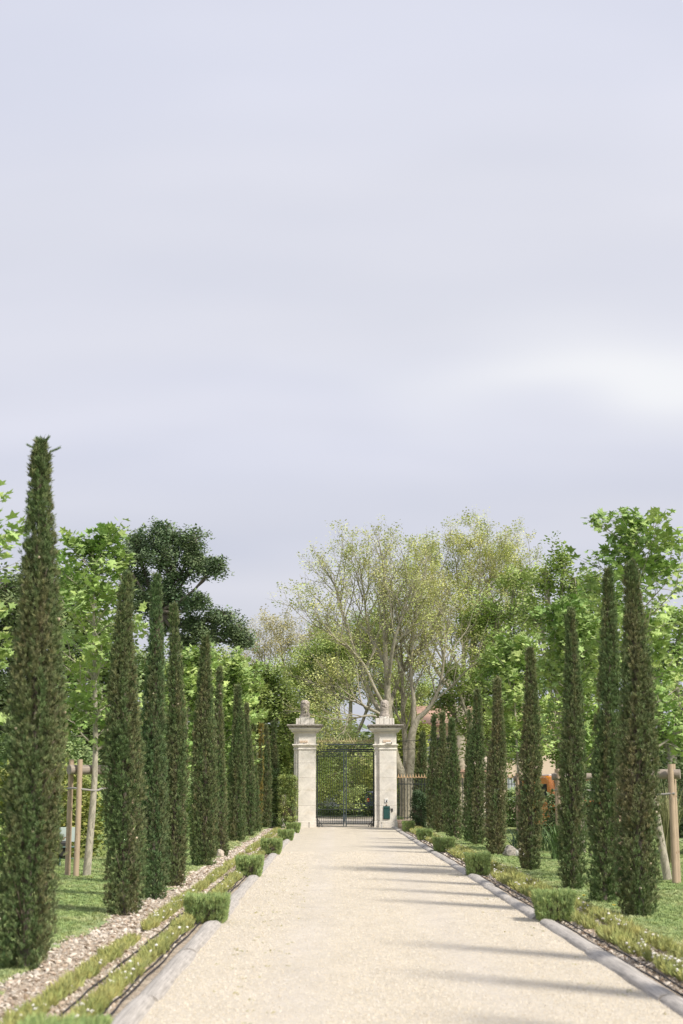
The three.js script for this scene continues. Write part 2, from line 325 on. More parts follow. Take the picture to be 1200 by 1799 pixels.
// loose stones on the drive and in the beds
{
  const R = rng(77), pebble = new THREE.IcosahedronGeometry(1, 0), stones = [], drive = [];
  { const p = pebble.attributes.position, k = {}; for (let i = 0; i < p.count; i++) { const key = [p.getX(i), p.getY(i), p.getZ(i)].map((x) => x.toFixed(3)).join(), s = k[key] ??= 0.75 + 0.5 * R(); p.setXYZ(i, p.getX(i) * s, p.getY(i) * s * 0.62, p.getZ(i) * s); } pebble.computeVertexNormals(); }
  for (let i = 0; i < 60000; i++) {
    const t = Math.pow(R(), 1.7), z = -mix(8.6, 40, t), x = mix(kerbL(z) - 0.0, kerbR(z), R()), s = mix(0.0035, 0.0075, R()) * (1 + t * 0.5), k = 0.88 + 0.25 * R(), w = R();
    // fewer loose stones where the wheels run
    const track = Math.max(Math.exp(-Math.pow((x + 0.3) / 0.35, 2)), Math.exp(-Math.pow((x - 1.35) / 0.35, 2)));
    if (R() < track * 0.8) continue;
    drive.push({ p: V(x, 0.018, z), q: randomTurn(R), s, c: [0.66 * k, (0.578 + 0.04 * w) * k, (0.44 + 0.12 * w) * k] });
  }
  const d = scatter('drive_gravel', pebble, MAT.pebble, drive, scene); d.userData.label = 'fine pale limestone gravel strewn over the drive'; d.userData.category = 'gravel';
  const bigger = pebble;
  for (const side of [-1, 1]) {
    stones.length = 0;
    for (let i = 0; i < 19000; i++) {
      const t = Math.pow(R(), 1.5), z = -mix(8, 62, t), inner = side < 0 ? kerbL(z) - 0.3 : kerbR(z) + 0.3, outer = side < 0 ? lawnEdgeL(z) - 0.05 : lawnEdgeR(z) + 0.05;
      const x = mix(inner, outer, R()), n = fbm(x * 2.1, z * 0.9, 6), s = mix(0.007, 0.028, Math.pow(R(), 3.2)) * (1 + 0.5 * t), k = 0.7 + 0.55 * R(), brown = R() < 0.45 + n ? 1 : 0;
      stones.push({ p: V(x, 0.012 + s * 0.25, z), q: randomTurn(R), s: V(s * (0.8 + 0.6 * R()), s * 0.8, s), c: brown ? [0.43 * k, 0.345 * k, 0.265 * k] : [0.6 * k, 0.54 * k, 0.46 * k] });
    }
    const o = scatter(numbered('bed_stones'), bigger, MAT.pebble, stones, scene);
    o.userData.label = side < 0 ? 'pale stones and bark chips in the bed leading to the clipped hedge' : 'pale stones and bark chips in the bed leading to the letterbox pillar'; o.userData.category = 'stones';
  }
}
// lawn grass
for (const side of [-1, 1]) {
  const R = rng(side < 0 ? 91 : 92), list = [];
  for (let i = 0; i < 78000; i++) {
    const t = Math.pow(R(), 1.6), dist = mix(10.5, 64, t), z = -dist, reach = mix(4.2, 9, t);
    const e = side < 0 ? lawnEdgeL(z) : lawnEdgeR(z), x = e + side * R() * reach;
    const n = fbm(x * 0.9, z * 0.9, 3.3, 3), bare = side < 0 ? Math.exp(-Math.pow((x + 2.95) / 0.28, 2)) : Math.exp(-Math.pow((x - 4.15) / 0.2, 2)) * 0.5;
    if (R() < bare * (0.55 + n)) continue;
    const dry = smooth(-0.1, 0.5, n + 0.3 * (R() - 0.5)), near = smooth(0.5, 0, Math.abs(x - e)), s = mix(0.034, 0.085, t) * (0.7 + 0.6 * R());
    const c = blend([0.28, 0.37, 0.135], [0.48, 0.49, 0.25], clamp(dry * 0.7 + near * 0.35));
    list.push({ p: V(x, 0.01, z), q: new THREE.Quaternion().setFromAxisAngle(UPV, R() * 6.28), s: V(s, s * (0.7 + 0.6 * R()) * mix(1, 0.75, t), s), c: vary(R, c, 0.25, 0.08) });
  }
  const o = scatter(numbered('lawn_grass'), tuftGeo, MAT.spray, list, scene);
  o.userData.label = side < 0 ? 'short green grass of the lawn leading to the clipped hedge' : 'short green grass of the lawn leading to the iron railing'; o.userData.category = 'grass';
}
// weeds in the drive
{
  const R = rng(15), list = [];
  for (let i = 0; i < 300; i++) {
    const z = -mix(9, 34, Math.pow(R(), 1.3)), side = R() < 0.72, x = side ? kerbL(z) + 0.25 + Math.pow(R(), 0.8) * 0.75 : kerbR(z) - 0.1 - R() * R() * 0.5, n = fbm(x * 3, z * 2, 2);
    if (n < 0.03) continue;
    for (let k = 0; k < 3; k++) list.push({ p: V(x + (R() - 0.5) * 0.07, 0.016, z + (R() - 0.5) * 0.07), q: randomTurn(R), s: V(0.013, 0.01 + 0.012 * R(), 0.013), c: vary(R, [0.42, 0.4, 0.17], 0.25, 0.1) });
  }
  const o = scatter('drive_weeds', tuftGeo, MAT.spray, list, scene); o.userData.label = 'tiny yellowish weeds growing through the gravel drive'; o.userData.category = 'weeds';
}

// ================================================================ CYPRESSES
const cypProfile = [[0, 0.62], [0.03, 0.84], [0.08, 0.97], [0.25, 1], [0.45, 0.93], [0.6, 0.77], [0.75, 0.57], [0.88, 0.37], [0.95, 0.25], [0.985, 0.15], [1, 0.04]];
function along(prof, t) { for (let i = 1; i < prof.length; i++) if (t <= prof[i][0]) { const a = prof[i - 1], b = prof[i]; return mix(a[1], b[1], (t - a[0]) / (b[0] - a[0])); } return prof.at(-1)[1]; }
function cypress(px, by, tx, ty, wpx, label, seed, opt = {}) {
  const base = opt.base ?? G(px, by), dist = -base.z, top = opt.top ?? at(tx, ty, dist), R = rng(seed), h = top.y, rad = opt.rad ?? metres(wpx, dist) / 2 * 0.95;
  const t = thing('cypress', label, 'cypress', base, 0, opt.group), lean = top.x - base.x, k1 = seed * 1.37;
  const axis = (s) => V(lean * s + 0.03 * Math.sin(s * 5 + seed), h * s, 0.03 * Math.cos(s * 4 + seed));
  const shape = (s, a) => rad * along(cypProfile, s) * (1 + (opt.lump ?? 0.13) * 2 * fbm(Math.cos(a) * 1.3 + k1, s * h * 0.9, Math.sin(a) * 1.3 + k1, 2) + 0.1 * noise(Math.cos(a) * 3.5 + k1, s * h * 0.45, Math.sin(a) * 3.5));
  part('trunk', new Wood().tube([V(0, -0.05, 0), V(0, 0.12, 0), axis(0.3), axis(0.9)], [rad * 0.2, rad * 0.17, rad * 0.12, 0.01], 7).geometry(), MAT.darkBark, t);
  { // steep inner twigs from the trunk to the surface
    const w = new Wood(), n = 150;
    for (let k = 0; k < n; k++) { const s0 = 0.02 + 0.9 * k / n, s1 = Math.min(0.98, s0 + (0.25 + 0.3 * R()) / h), a = k * 2.4 + R(), c0 = axis(s0), c1 = axis(s1), q = shape(s1, a) * 0.88, e = V(c1.x + Math.cos(a) * q, c1.y, c1.z - Math.sin(a) * q); w.tube([c0, c0.clone().lerp(e, 0.5).add(V(0, 0.03, 0)), e], [0.016, 0.011, 0.004], 3); }
    part('twigs', w.geometry(), MAT.innerTwig, t);
  }
  const size = clamp(0.045 + 0.0011 * dist, 0.058, 0.115), area = 2 * Math.PI * rad * h * 0.8, count = Math.round((opt.density ?? 1) * 4.6 * area / (size * size * 0.6)), list = [], cones = [];
  const green = opt.green ?? [0.13, 0.195, 0.07], brown = opt.brown ?? [0.23, 0.21, 0.105];
  for (let i = 0; i < count; i++) {
    const s = Math.pow(R(), 0.92), a = R() * 2 * Math.PI;
    const w = along(cypProfile, s); if (R() > w * 0.85 + 0.25) continue;
    const gap = noise(Math.cos(a) * 3.6 + k1, s * h * 2.2, Math.sin(a) * 3.6 + 5) + 0.5 * noise(Math.cos(a) * 8 + k1, s * h * 5.5, Math.sin(a) * 8), depth = R();
    if (gap > 0.17 && depth > 0.3) continue;
    const stray = R() < 0.03, r = shape(s, a) * (stray ? 1.04 + 0.06 * R() : mix(0.22, 1.0, Math.pow(depth, 0.55))), c = axis(s), out = V(Math.cos(a), 0, -Math.sin(a));
    const d = V(0, 1, 0).addScaledVector(out, mix(0.15, 0.6, R())).add(V(R() - 0.5, R() - 0.7, R() - 0.5).multiplyScalar(0.75)).normalize();
    const patch = fbm(Math.cos(a) * 1.5 + k1 * 2, s * h * 0.7, Math.sin(a) * 1.5, 3), tb = clamp((opt.dry ?? 0.35) - 0.1 + patch * 1.4 + (R() - 0.5) * 0.4);
    let col = blend(green, brown, tb);
    if (opt.gold && noise(Math.cos(a) * 0.9 + 3, s * h * 0.3, Math.sin(a) * 0.9 + k1) > opt.gold) col = blend(col, [0.3, 0.22, 0.045], 0.75);
    const ragged = s > 0.93 ? 1.35 : 1;
    list.push({ p: V(c.x + out.x * r, c.y - size * 0.5, c.z + out.z * r), q: turnTo(d, R() * 6.28), s: size * (0.75 + 0.6 * R()) * ragged, c: vary(R, col, 0.34, 0.06) });
    if (R() < (opt.cones ?? 0.006) * 0.3) cones.push({ p: V(c.x + out.x * (r + 0.012), c.y, c.z + out.z * (r + 0.012)), q: randomTurn(R), s: mix(0.012, 0.019, R()) * clamp(dist / 24, 1, 1.5), c: vary(R, [0.5, 0.42, 0.3], 0.3, 0.05) });
  }
  if (opt.tips) for (const [dx, dy, sx] of opt.tips) for (let k = 0; k < 8; k++)     // loose shoots at a ragged top
    list.push({ p: V(top.x - base.x + dx + sx * 0.013 * k, h + dy + 0.006 * k, 0), q: turnTo(V(sx, 0.55, 0.2 * (R() - 0.5)).normalize(), R() * 6), s: size * 0.8, c: green });
  scatter('foliage', sprayGeo, MAT.spray, list, t);
  if (cones.length) scatter('cones', new THREE.IcosahedronGeometry(1, 1), MAT.pebble, cones, t);
  return t;
}
const gL = 'cypresses in the row ending at the clipped hedge', gR = 'cypresses in the row ending at the iron railing';
const rowL = [ // nearest the hedge first
  [485, 1452, 482, 1267, 16, {}], [470, 1454.5, 468, 1274, 16, { dry: 0.5 }], [455, 1459, 458.5, 1272, 12, { gold: -0.05, extra: 'narrow yellowing cypress' }], [449, 1463, 446, 1272, 15, {}], [438.5, 1471, 435, 1237, 20, {}],
  [416, 1480, 417, 1205, 33, {}], [388, 1506, 383.5, 1174, 25, { dry: 0.5 }], [355.5, 1522, 363, 1118, 49, { dry: 0.45 }], [309, 1558, 306, 1062, 42, { dry: 0.42 }], [271, 1580, 272, 1011, 48, { dry: 0.2, green: [0.12, 0.195, 0.075] }],
  [215, 1607, 222, 1008, 72, { dry: 0.38 }], [42, 1703, 76, 774, 108, { dry: 0.42, cones: 0.012, lump: 0.14, tips: [[-0.05, -0.1, -1], [0.06, -0.13, 1], [0.02, -0.02, 0.3], [-0.03, -0.03, -0.3]], extra: 'tallest cypress with blunt ragged tip' }],
];
rowL.forEach(([px, by, tx, ty, w, o], i) => cypress(px, by, tx, ty, w, `${o.extra ?? 'clipped columnar cypress'}, ${ordinal(i + 1)} in its row counting from the clipped hedge`, 1000 + i * 17, { ...o, group: gL }));
const rowR = [
  [740, 1452, 741, 1287, 27, { dry: 0.5 }], [759.5, 1460, 761, 1256, 18, {}], [777, 1464, 776, 1252, 23, { dry: 0.45 }], [800, 1477, 792, 1264, 31, {}], [823, 1481, 823, 1250, 15, { gold: 0.0, extra: 'narrow yellowing cypress' }], [839, 1486, 837, 1213, 31, {}],
  [874, 1503, 872, 1192, 36, { dry: 0.75 }], [934, 1530, 930, 1140, 43, { dry: 0.55 }], [1009, 1564, 1001, 1070, 49, { dry: 0.35 }], [1063, 1587, 1068, 1000, 54, { dry: 0.2 }], [1126, 1611, 1109, 988, 78, { dry: 0.5, cones: 0.012, tips: [[0.2, -1.9, 1]] }],
];
rowR.forEach(([px, by, tx, ty, w, o], i) => cypress(px, by, tx, ty, w, `${o.extra ?? 'clipped columnar cypress'}, ${ordinal(i + 1)} in its row counting from the iron railing`, 3000 + i * 19, { ...o, group: gR }));
[[4.2, 13.7, 4.75], [4.22, 11.05, 4.8], [4.25, 8.5, 4.7]].forEach(([x, d, h], i) => cypress(0, 0, 0, 0, 0, `clipped columnar cypress, ${ordinal(i + 12)} in its row counting from the iron railing`, 3600 + i * 7, { base: V(x, 0, -d), top: V(x - 0.05, h, -d), rad: 0.25, density: 0.55, group: gR }));

// ================================================================ CLIPPED SHRUBS, GROUND COVER, KERB LOGS, HOSES
function clippedShrub(x, z, w, h, d, label, seed, lumps, group) {
  const t = thing('clipped_shrub', label, 'shrub', [x, 0, z], 0, group), R = rng(seed), list = [], dist = -z, size = clamp(0.06 + 0.0008 * dist, 0.065, 0.105);
  { const wd = new Wood(); for (let k = 0; k < 26; k++) { const a = k * 2.4, q = Math.sqrt(k / 26), e = V(Math.cos(a) * q * w * 0.42, h * (0.7 + 0.2 * R()), Math.sin(a) * q * d * 0.42); wd.tube([V(e.x * 0.2, -0.02, e.z * 0.2), V(e.x * 0.7, h * 0.35, e.z * 0.7), e], [0.009, 0.007, 0.004], 4); } part('stems', wd.geometry(), MAT.innerTwig, t); }
  const n = Math.round((2 * (w + d) * h + w * d) / (size * size) * 10);
  for (let i = 0; i < n; i++) {
    const pick = R() * (2 * (w + d) * h + w * d * 1.6); let p, o;
    const u = R() - 0.5, v = R();
    if (pick < w * d * 1.6) { p = V(u * w, h, (R() - 0.5) * d); o = V(0, 1, 0); }
    else { const y = 0.04 + v * (h - 0.06), f = Math.floor(R() * 4), in_ = 1 - 0.16 * (1 - v) * (1 - v); p = f < 2 ? V(u * w * in_, y, (f - 0.5) * d * in_) : V((f - 2.5) * w * in_, y, u * d * in_); o = f < 2 ? V(0, 0, f * 2 - 1) : V(f * 2 - 5, 0, 0); }
    const g = noise(p.x * 7 + seed, p.y * 6, p.z * 7), cleft = lumps ? Math.exp(-Math.pow((p.x - 0.04 * Math.sin(p.y * 9)) / 0.03, 2)) * (p.y < h * 0.92 ? 1 : 0) : 0;
    if ((g > 0.22 && o.y < 0.5 && R() < 0.7) || R() < cleft * 0.8) continue;
    p.addScaledVector(o, -0.02 - 0.15 * R() * R() + 0.05 * fbm(p.x * 4, p.y * 4, p.z * 4 + seed, 2));
    const dir = V(0, 1, 0).addScaledVector(o, o.y > 0.5 ? 0 : 0.45).add(V(R() - 0.5, 0, R() - 0.5).multiplyScalar(0.5)).normalize();
    p.y -= o.y > 0.5 ? size * 0.75 : size * 0.5; if (p.y < 0.01) p.y = 0.01;
    list.push({ p, q: turnTo(dir, R() * 6.28), s: size * (0.75 + 0.5 * R()), c: vary(R, blend([0.25, 0.36, 0.12], [0.42, 0.5, 0.2], R() * 0.8), 0.2, 0.06) });
  }
  scatter('foliage', needleGeo, MAT.spray, list, t); return t;
}
const shrubsL = [[524, 1454], [515, 1464.5], [502, 1478], [476, 1503], [437.5, 1542.5], [361, 1626]].map(([x, y]) => G(x, y)), shrubsR = [[700, 1452.5], [718, 1463], [746.5, 1478], [781, 1499], [842, 1541], [979, 1623]].map(([x, y]) => G(x, y));
shrubsL.push(V(-1.55, 0, -8.25));
shrubsL.forEach((p, i) => clippedShrub(p.x, p.z - 0.25, i === 6 ? 0.46 : 0.52 + 0.03 * Math.sin(i * 3), 0.4 + 0.03 * Math.sin(i * 2 + 1), 0.5, `low clipped rosemary cube, ${ordinal(i + 1)} along the kerb from the pillar by the hedge`, 400 + i, i >= 3 && i < 6, 'clipped cubes along the kerb toward the hedge'));
shrubsR.forEach((p, i) => clippedShrub(p.x, p.z - 0.25, [0.42, 0.45, 0.5, 0.56, 0.46, 0.5][i], 0.42 + 0.03 * Math.sin(i * 2), 0.5, `low clipped rosemary cube, ${ordinal(i + 1)} along the kerb from the letterbox pillar`, 450 + i, false, 'clipped cubes along the kerb toward the letterbox pillar'));

// half-buried weathered logs as kerbs
function kerbLog(x0, z0, x1, z1, seed, label, group) {
  const R = rng(seed), L = Math.hypot(x1 - x0, z1 - z0), t = new THREE.CylinderGeometry(0.098, 0.098, L - 0.03, 18, 14), p = t.attributes.position, uv = t.attributes.uv;
  for (let i = 0; i < p.count; i++) {
    const x = p.getX(i), y = p.getY(i), z = p.getZ(i), a = Math.atan2(z, x), k = 1 + 0.2 * noise(Math.cos(a) * 0.9 + seed, y * 0.9, Math.sin(a) * 0.9) + 0.05 * noise(Math.cos(a) * 3, y * 3 + seed, Math.sin(a) * 3) - 0.12 * smooth(L / 2 - 0.06, L / 2, Math.abs(y));
    p.setXYZ(i, x * k * 1.15, y, z * k * 0.82); uv.setXY(i, uv.getX(i) * 2, y * 0.6 + seed * 0.37);
  }
  t.computeVertexNormals();
  const m = solid('kerb_log', t, MAT.greyWood, label, 'kerb', group), dir = V(x1 - x0, 0, z1 - z0).normalize();
  const out = dir.clone().cross(UPV).normalize(); m.quaternion.setFromRotationMatrix(new THREE.Matrix4().makeBasis(out, dir, out.clone().cross(dir))); m.position.set((x0 + x1) / 2 + (R() - 0.5) * 0.03, -0.005 + 0.012 * (R() - 0.5), (z0 + z1) / 2);
}
for (const side of [-1, 1]) {
  const stops = (side < 0 ? shrubsL : shrubsR).map((p) => p.z); let n = 0;
  if (side > 0) stops.push(-8.2);
  const edge = side < 0 ? (z) => kerbL(z) - 0.1 : (z) => kerbR(z) + 0.1;
  stops.forEach((zs, i) => {
    if (i === stops.length - 1) return;
    const a = zs + 0.02, b = stops[i + 1] - 0.5 + 0.06, parts = Math.max(1, Math.round(Math.abs(b - a) / 3.1));
    for (let k = 0; k < parts; k++) { n++; const za = mix(a, b, k / parts), zb = mix(a, b, (k + 1) / parts); kerbLog(edge(za), za, edge(zb), zb, 600 + n * 3 + side, `weathered grey kerb log edging the drive, ${ordinal(n)} from the ${side < 0 ? 'pillar by the hedge' : 'letterbox pillar'}`, side < 0 ? 'kerb logs toward the hedge' : 'kerb logs toward the letterbox pillar'); }
  });
}
// low rows of ground cover with white flowers
function coverRow(xOf, z0, z1, seed, label, size, flowers) {
  const R = rng(seed), list = [], bloom = [], blocked = [...shrubsL, ...shrubsR];
  for (let i = 0; i < 6500; i++) {
    const t = Math.pow(R(), 1.35), z = -mix(-z0, -z1, t), c = xOf(z), g = fbm(seed, z * 0.9, 1.2, 3), x = c + (R() + R() - 1) * 0.085 * (1 + g);
    if (g < -0.2 || blocked.some((b) => Math.abs(b.x - x) < 0.33 && z < b.z + 0.04 && z > b.z - 0.56)) continue;
    const s = size * (0.7 + 0.55 * R()) * (1 + 0.5 * g) * mix(1, 1.3, t), q = fbm(x * 3, z * 1.4, seed, 2);
    list.push({ p: V(x, 0.005, z), q: turnTo(V((R() - 0.5) * 0.9 + (x - c) * 2, 1, (R() - 0.5) * 0.9).normalize(), R() * 6.28), s, c: vary(R, blend([0.32, 0.36, 0.11], [0.46, 0.44, 0.17], clamp(0.4 + q)), 0.22, 0.08) });
    if (noise(seed * 1.3, z * 1.1, 7.7) > 0.02 && R() < flowers) bloom.push({ p: V(x + (R() - 0.5) * 0.16, s * (0.75 + 0.3 * R()), z), q: randomTurn(R), s: V(0.016, 0.01, 0.016).multiplyScalar(0.7 + 0.7 * R()), c: [0.78, 0.76, 0.7] });
  }
  const t = thing('ground_cover_row', label, 'ground cover'); t.userData.kind = 'stuff';
  scatter('foliage', coverGeo, MAT.spray, list, t);
  scatter('flowers', new THREE.IcosahedronGeometry(1, 0), MAT.pebble, bloom, t);
}
coverRow((z) => kerbL(z) - 0.42, -8.2, -62, 31, 'low olive-green ground cover row beside the kerb logs, hedge side', 0.11, 0.05);
coverRow((z) => kerbL(z) - 0.84, -8.2, -62, 32, 'low olive-green ground cover row beside the stony strip, hedge side', 0.1, 0.07);
coverRow((z) => kerbR(z) + 0.52, -8.2, -62, 33, 'low flowering ground cover row beside the kerb logs, letterbox side', 0.125, 0.14);
coverRow((z) => kerbR(z) + 0.9, -8.2, -62, 34, 'low flowering ground cover row beside the lawn, letterbox side', 0.11, 0.1);
// drip hoses
[[-1, 0.26, 'black drip hose lying next to the kerb logs, hedge side'], [-1, 0.325, 'black drip hose between kerb and first plant row, hedge side'], [-1, 0.63, 'black drip hose between the two plant rows, hedge side'], [1, 0.24, 'black drip hose lying next to the kerb logs, letterbox side'], [1, 0.36, 'black drip hose under the first plant row, letterbox side']].forEach(([side, off, label], i) => {
  const pts = []; for (let z = -8; z > -60; z -= 0.35) pts.push(V((side < 0 ? kerbL(z) - off : kerbR(z) + off) + 0.05 * fbm(i * 5.3, z * 0.8, 2, 3), 0.034 + 0.014 * noise(i, z * 1.2), z));
  solid('drip_hose', new Wood().tube(pts, pts.map(() => 0.009), 6, true).geometry(), MAT.hose, label, 'hose', 'drip hoses in the planting beds');
});
// bigger pale stones
function boulder(p, s, seed, label, mat = MAT.stone) {
  const g = new THREE.IcosahedronGeometry(1, 3), a = g.attributes.position, uv = [];
  for (let i = 0; i < a.count; i++) { const d = V(a.getX(i), a.getY(i), a.getZ(i)), k = 1 + 0.5 * fbm(d.x * 1.1 + seed, d.y * 1.1, d.z * 1.1, 3); d.multiplyScalar(k); d.y = Math.max(d.y, -0.5); d.multiply(s); a.setXYZ(i, d.x, d.y, d.z); uv.push(d.x + d.z, d.y); }
  g.setAttribute('uv', new THREE.Float32BufferAttribute(uv, 2)); g.computeVertexNormals();
  const m = solid('boulder', g, mat, label, 'stone'); m.position.copy(p).setY(s.y * 0.42);
}
boulder(G(387, 1507), V(0.1, 0.15, 0.09), 3, 'upright pale stone beside a cypress foot, hedge side', std({ map: stoneMap, color: rgb(0.72, 0.66, 0.6), bumpMap: stoneBump, bumpScale: 0.02 }));
boulder(G(898, 1506), V(0.2, 0.2, 0.14), 8, 'rough pale stone block between two cypresses, letterbox side', withRepeat(MAT.oldStone, 1));
{ const p = G(917, 1508); boulder(p, V(0.16, 0.18, 0.13), 12, 'smaller rough pale stone behind a thin stake, letterbox side'); }

// ================================================================ TREES
function growTwigs(wood, anchors, R, p, dir, len, r, level, o) {   // recursive branching; anchors collect twig ends for leaves
  const n = level > 1 ? 5 : 4, pts = [p.clone()], d = dir.clone(); let q = p.clone();
  for (let k = 1; k <= n; k++) {
    d.add(V(R() - 0.5, R() - 0.5, R() - 0.5).multiplyScalar(o.crook)).add(V(0, o.rise, 0)).normalize();
    q = q.clone().addScaledVector(d, len / n); pts.push(q);
  }
  wood.tube(pts, pts.map((_, k) => r * mix(1, o.taper, k / n)), level > 1 ? 6 : level > 0 ? 4 : 3);
  if (level <= (o.leafLevel ?? 0)) for (let k = 1; k <= n; k++) if (R() < o.leafy) anchors.push(pts[k]);
  if (level === 0) { anchors.push(pts[n]); return; }
  const kids = o.kids[level] ?? 4;
  for (let k = 0; k < kids; k++) {
    const t = 0.25 + 0.75 * (k + R()) / kids, at_ = pts[Math.min(n - 1, Math.floor(t * n))].clone().lerp(pts[Math.min(n, Math.floor(t * n) + 1)], (t * n) % 1);
    const tan = pts[Math.min(n, Math.floor(t * n) + 1)].clone().sub(pts[Math.min(n - 1, Math.floor(t * n))]).normalize(), a = k * 2.4 + R() * 1.2, s1 = tan.clone().cross(V(0.3, 0.2, 1)).normalize(), s2 = tan.clone().cross(s1), ang = o.angle * (0.7 + 0.6 * R());
    const nd = tan.clone().multiplyScalar(Math.cos(ang)).addScaledVector(s1, Math.sin(ang) * Math.cos(a)).addScaledVector(s2, Math.sin(ang) * Math.sin(a)).normalize();
    growTwigs(wood, anchors, R, at_, nd, len * o.shrink * (0.7 + 0.5 * R()), r * 0.5, level - 1, o);
  }
}
function leavesAt(anchors, R, per, jitter, size, palette, o = {}) {
  const list = [];
  for (const a of anchors) for (let k = 0; k < per; k++) {
    if (o.keep && R() > o.keep) continue;
    const p = a.clone().add(V(R() + R() - 1, (R() + R() - 1) * 0.8, R() + R() - 1).multiplyScalar(jitter)), n = fbm(p.x * 0.5, p.y * 0.5, p.z * 0.5, 2);
    list.push({ p, q: randomTurn(R), s: size * (0.65 + 0.7 * R()), c: vary(R, blend(palette[0], palette[1], clamp(0.5 + n * 1.4 + (R() - 0.5) * 0.7)), 0.25, 0.07) });
  }
  return list;
}
// a tree whose crown fills the given masses: [px, py, rx px, ry px, depth shift in metres]
function massTree(name, label, o) {
  const base = o.base ?? G(o.px, o.by), dist = o.dist ?? -base.z, R = rng(o.seed), wood = new Wood(), anchors = [], fork = o.fork ? at(...o.fork, dist) : at(o.px, o.by - 60, dist);
  base.setY(0);
  const t = thing(name, label, 'tree', base, 0, o.group), loc = (v) => v.clone().sub(base);
  const trunk = curve([V(0, -0.1, 0), loc(fork).multiplyScalar(0.5).add(V(0.1 * (R() - 0.5), 0, 0)), loc(fork)], 8); wood.tube(trunk, trunk.map((_, k) => o.r * mix(1.1, 0.75, k / 8)), 10);
  for (const [px, py, rx, ry, dz = 0] of o.masses) {
    const c = loc(at(px, py, dist + dz)), ex = metres(rx, dist), ey = metres(ry, dist), ez = ex * 0.85, start = loc(fork).lerp(c, 0.0), midp = start.clone().lerp(c, 0.55).add(V((R() - 0.5) * ex * 0.5, -0.12 * Math.abs(c.x - start.x), (R() - 0.5) * ex * 0.4));
    const limb = curve([start, midp, c, c.clone().add(V((c.x - start.x) * 0.12, ey * 0.5, 0))], 10); wood.tube(limb, limb.map((_, k) => o.r * (o.limb ?? 0.5) * mix(1, 0.14, k / 10)), 7);
    const n = Math.round((o.twigs ?? 60) * Math.pow(ex * ey, 0.75) / 2) + 8;
    for (let k = 0; k < n; k++) {
      const d = V(R() * 2 - 1, R() * 2 - 1, R() * 2 - 1); if (d.length() > 1) { k--; continue; }
      const f = 0.55 + 1.5 * Math.abs(noise(d.x * 1.9 + o.seed + px * 0.1, d.y * 1.9, d.z * 1.9)), e = c.clone().add(V(d.x * ex * f * 1.2, d.y * ey * f * 1.2, d.z * ez * f * 1.2)), s = limb[4 + Math.floor(R() * 7)];
      const path = curve([s, s.clone().lerp(e, 0.5).add(V((R() - 0.5) * 0.3, (R() - 0.3) * 0.35, (R() - 0.5) * 0.3)), e], 5);
      wood.tube(path, path.map((_, q) => mix(0.035, 0.008, q / 5) * (o.twigScale ?? 1)), 3);
      anchors.push(path[5], path[4], path[5]); if (R() < 0.6) anchors.push(path[3]);
    }
  }
  part('trunk', wood.geometry(), o.bark ?? MAT.bark, t);
  scatter('crown', o.leafGeo ?? leafCluster, MAT.leaf, leavesAt(anchors, R, o.per ?? 3, o.jitter ?? 0.3, o.size ?? 0.4, o.palette), t);
  return t;
}
const PAL = {
  young: [[0.2, 0.33, 0.07], [0.44, 0.56, 0.18]], planeGreen: [[0.22, 0.33, 0.07], [0.45, 0.54, 0.17]], yellow: [[0.4, 0.47, 0.13], [0.6, 0.61, 0.23]], olive: [[0.31, 0.42, 0.1], [0.5, 0.57, 0.19]],
  poplar: [[0.1, 0.165, 0.07], [0.2, 0.27, 0.12]], dark: [[0.1, 0.15, 0.055], [0.19, 0.25, 0.09]], mid: [[0.18, 0.27, 0.085], [0.33, 0.42, 0.15]],
};
// ---- young plane trees on the lawns
function youngPlane(base, h, trunkTop, crownR, label, seed, o = {}) {
  const R = rng(seed), wood = new Wood(), anchors = [], t = thing('young_plane_tree', label, 'tree', base, 0, 'young staked plane trees'), top = trunkTop.clone().sub(base);
  const path = curve([V(0, -0.05, 0), top.clone().multiplyScalar(0.32).add(V(o.bend ?? 0.03, 0, 0)), top.clone().multiplyScalar(0.7).add(V((o.bend ?? 0) * 0.5, 0, 0)), top], 16); wood.tube(path, path.map((_, k) => mix(o.r ?? 0.085, 0.012, Math.pow(k / 16, 0.9))), 9);
  const n = o.branches ?? 30;
  for (let k = 0; k < n; k++) {
    const f = mix(o.from ?? 0.36, 0.99, Math.pow((k + R()) / n, 0.9)), i = Math.min(15, Math.floor(f * 16)), s = path[i].clone().lerp(path[i + 1], (f * 16) % 1), a = k * 2.4 + R() * 0.7;
    const rel = (f - (o.from ?? 0.36)) / (1 - (o.from ?? 0.36)), len = crownR * (0.55 + 0.6 * Math.sin(Math.PI * clamp(0.2 + 0.72 * rel))) * (0.6 + 0.6 * R());
    growTwigs(wood, anchors, R, s, V(Math.cos(a), 0.45 + 0.5 * rel, Math.sin(a)).normalize(), len, mix(0.028, 0.012, rel), 1, { crook: 0.35, rise: 0.05, taper: 0.35, kids: [0, 4], angle: 0.75, shrink: 0.5, leafy: 0.9, leafLevel: 1 });
  }
  part('trunk', wood.geometry(), MAT.paleBark, t);
  scatter('crown', palmCluster, MAT.leaf, leavesAt(anchors, R, o.per ?? 2, 0.15, o.size ?? 0.23, o.palette ?? PAL.young, { keep: o.keep ?? 0.45 }), t);
  return t;
}
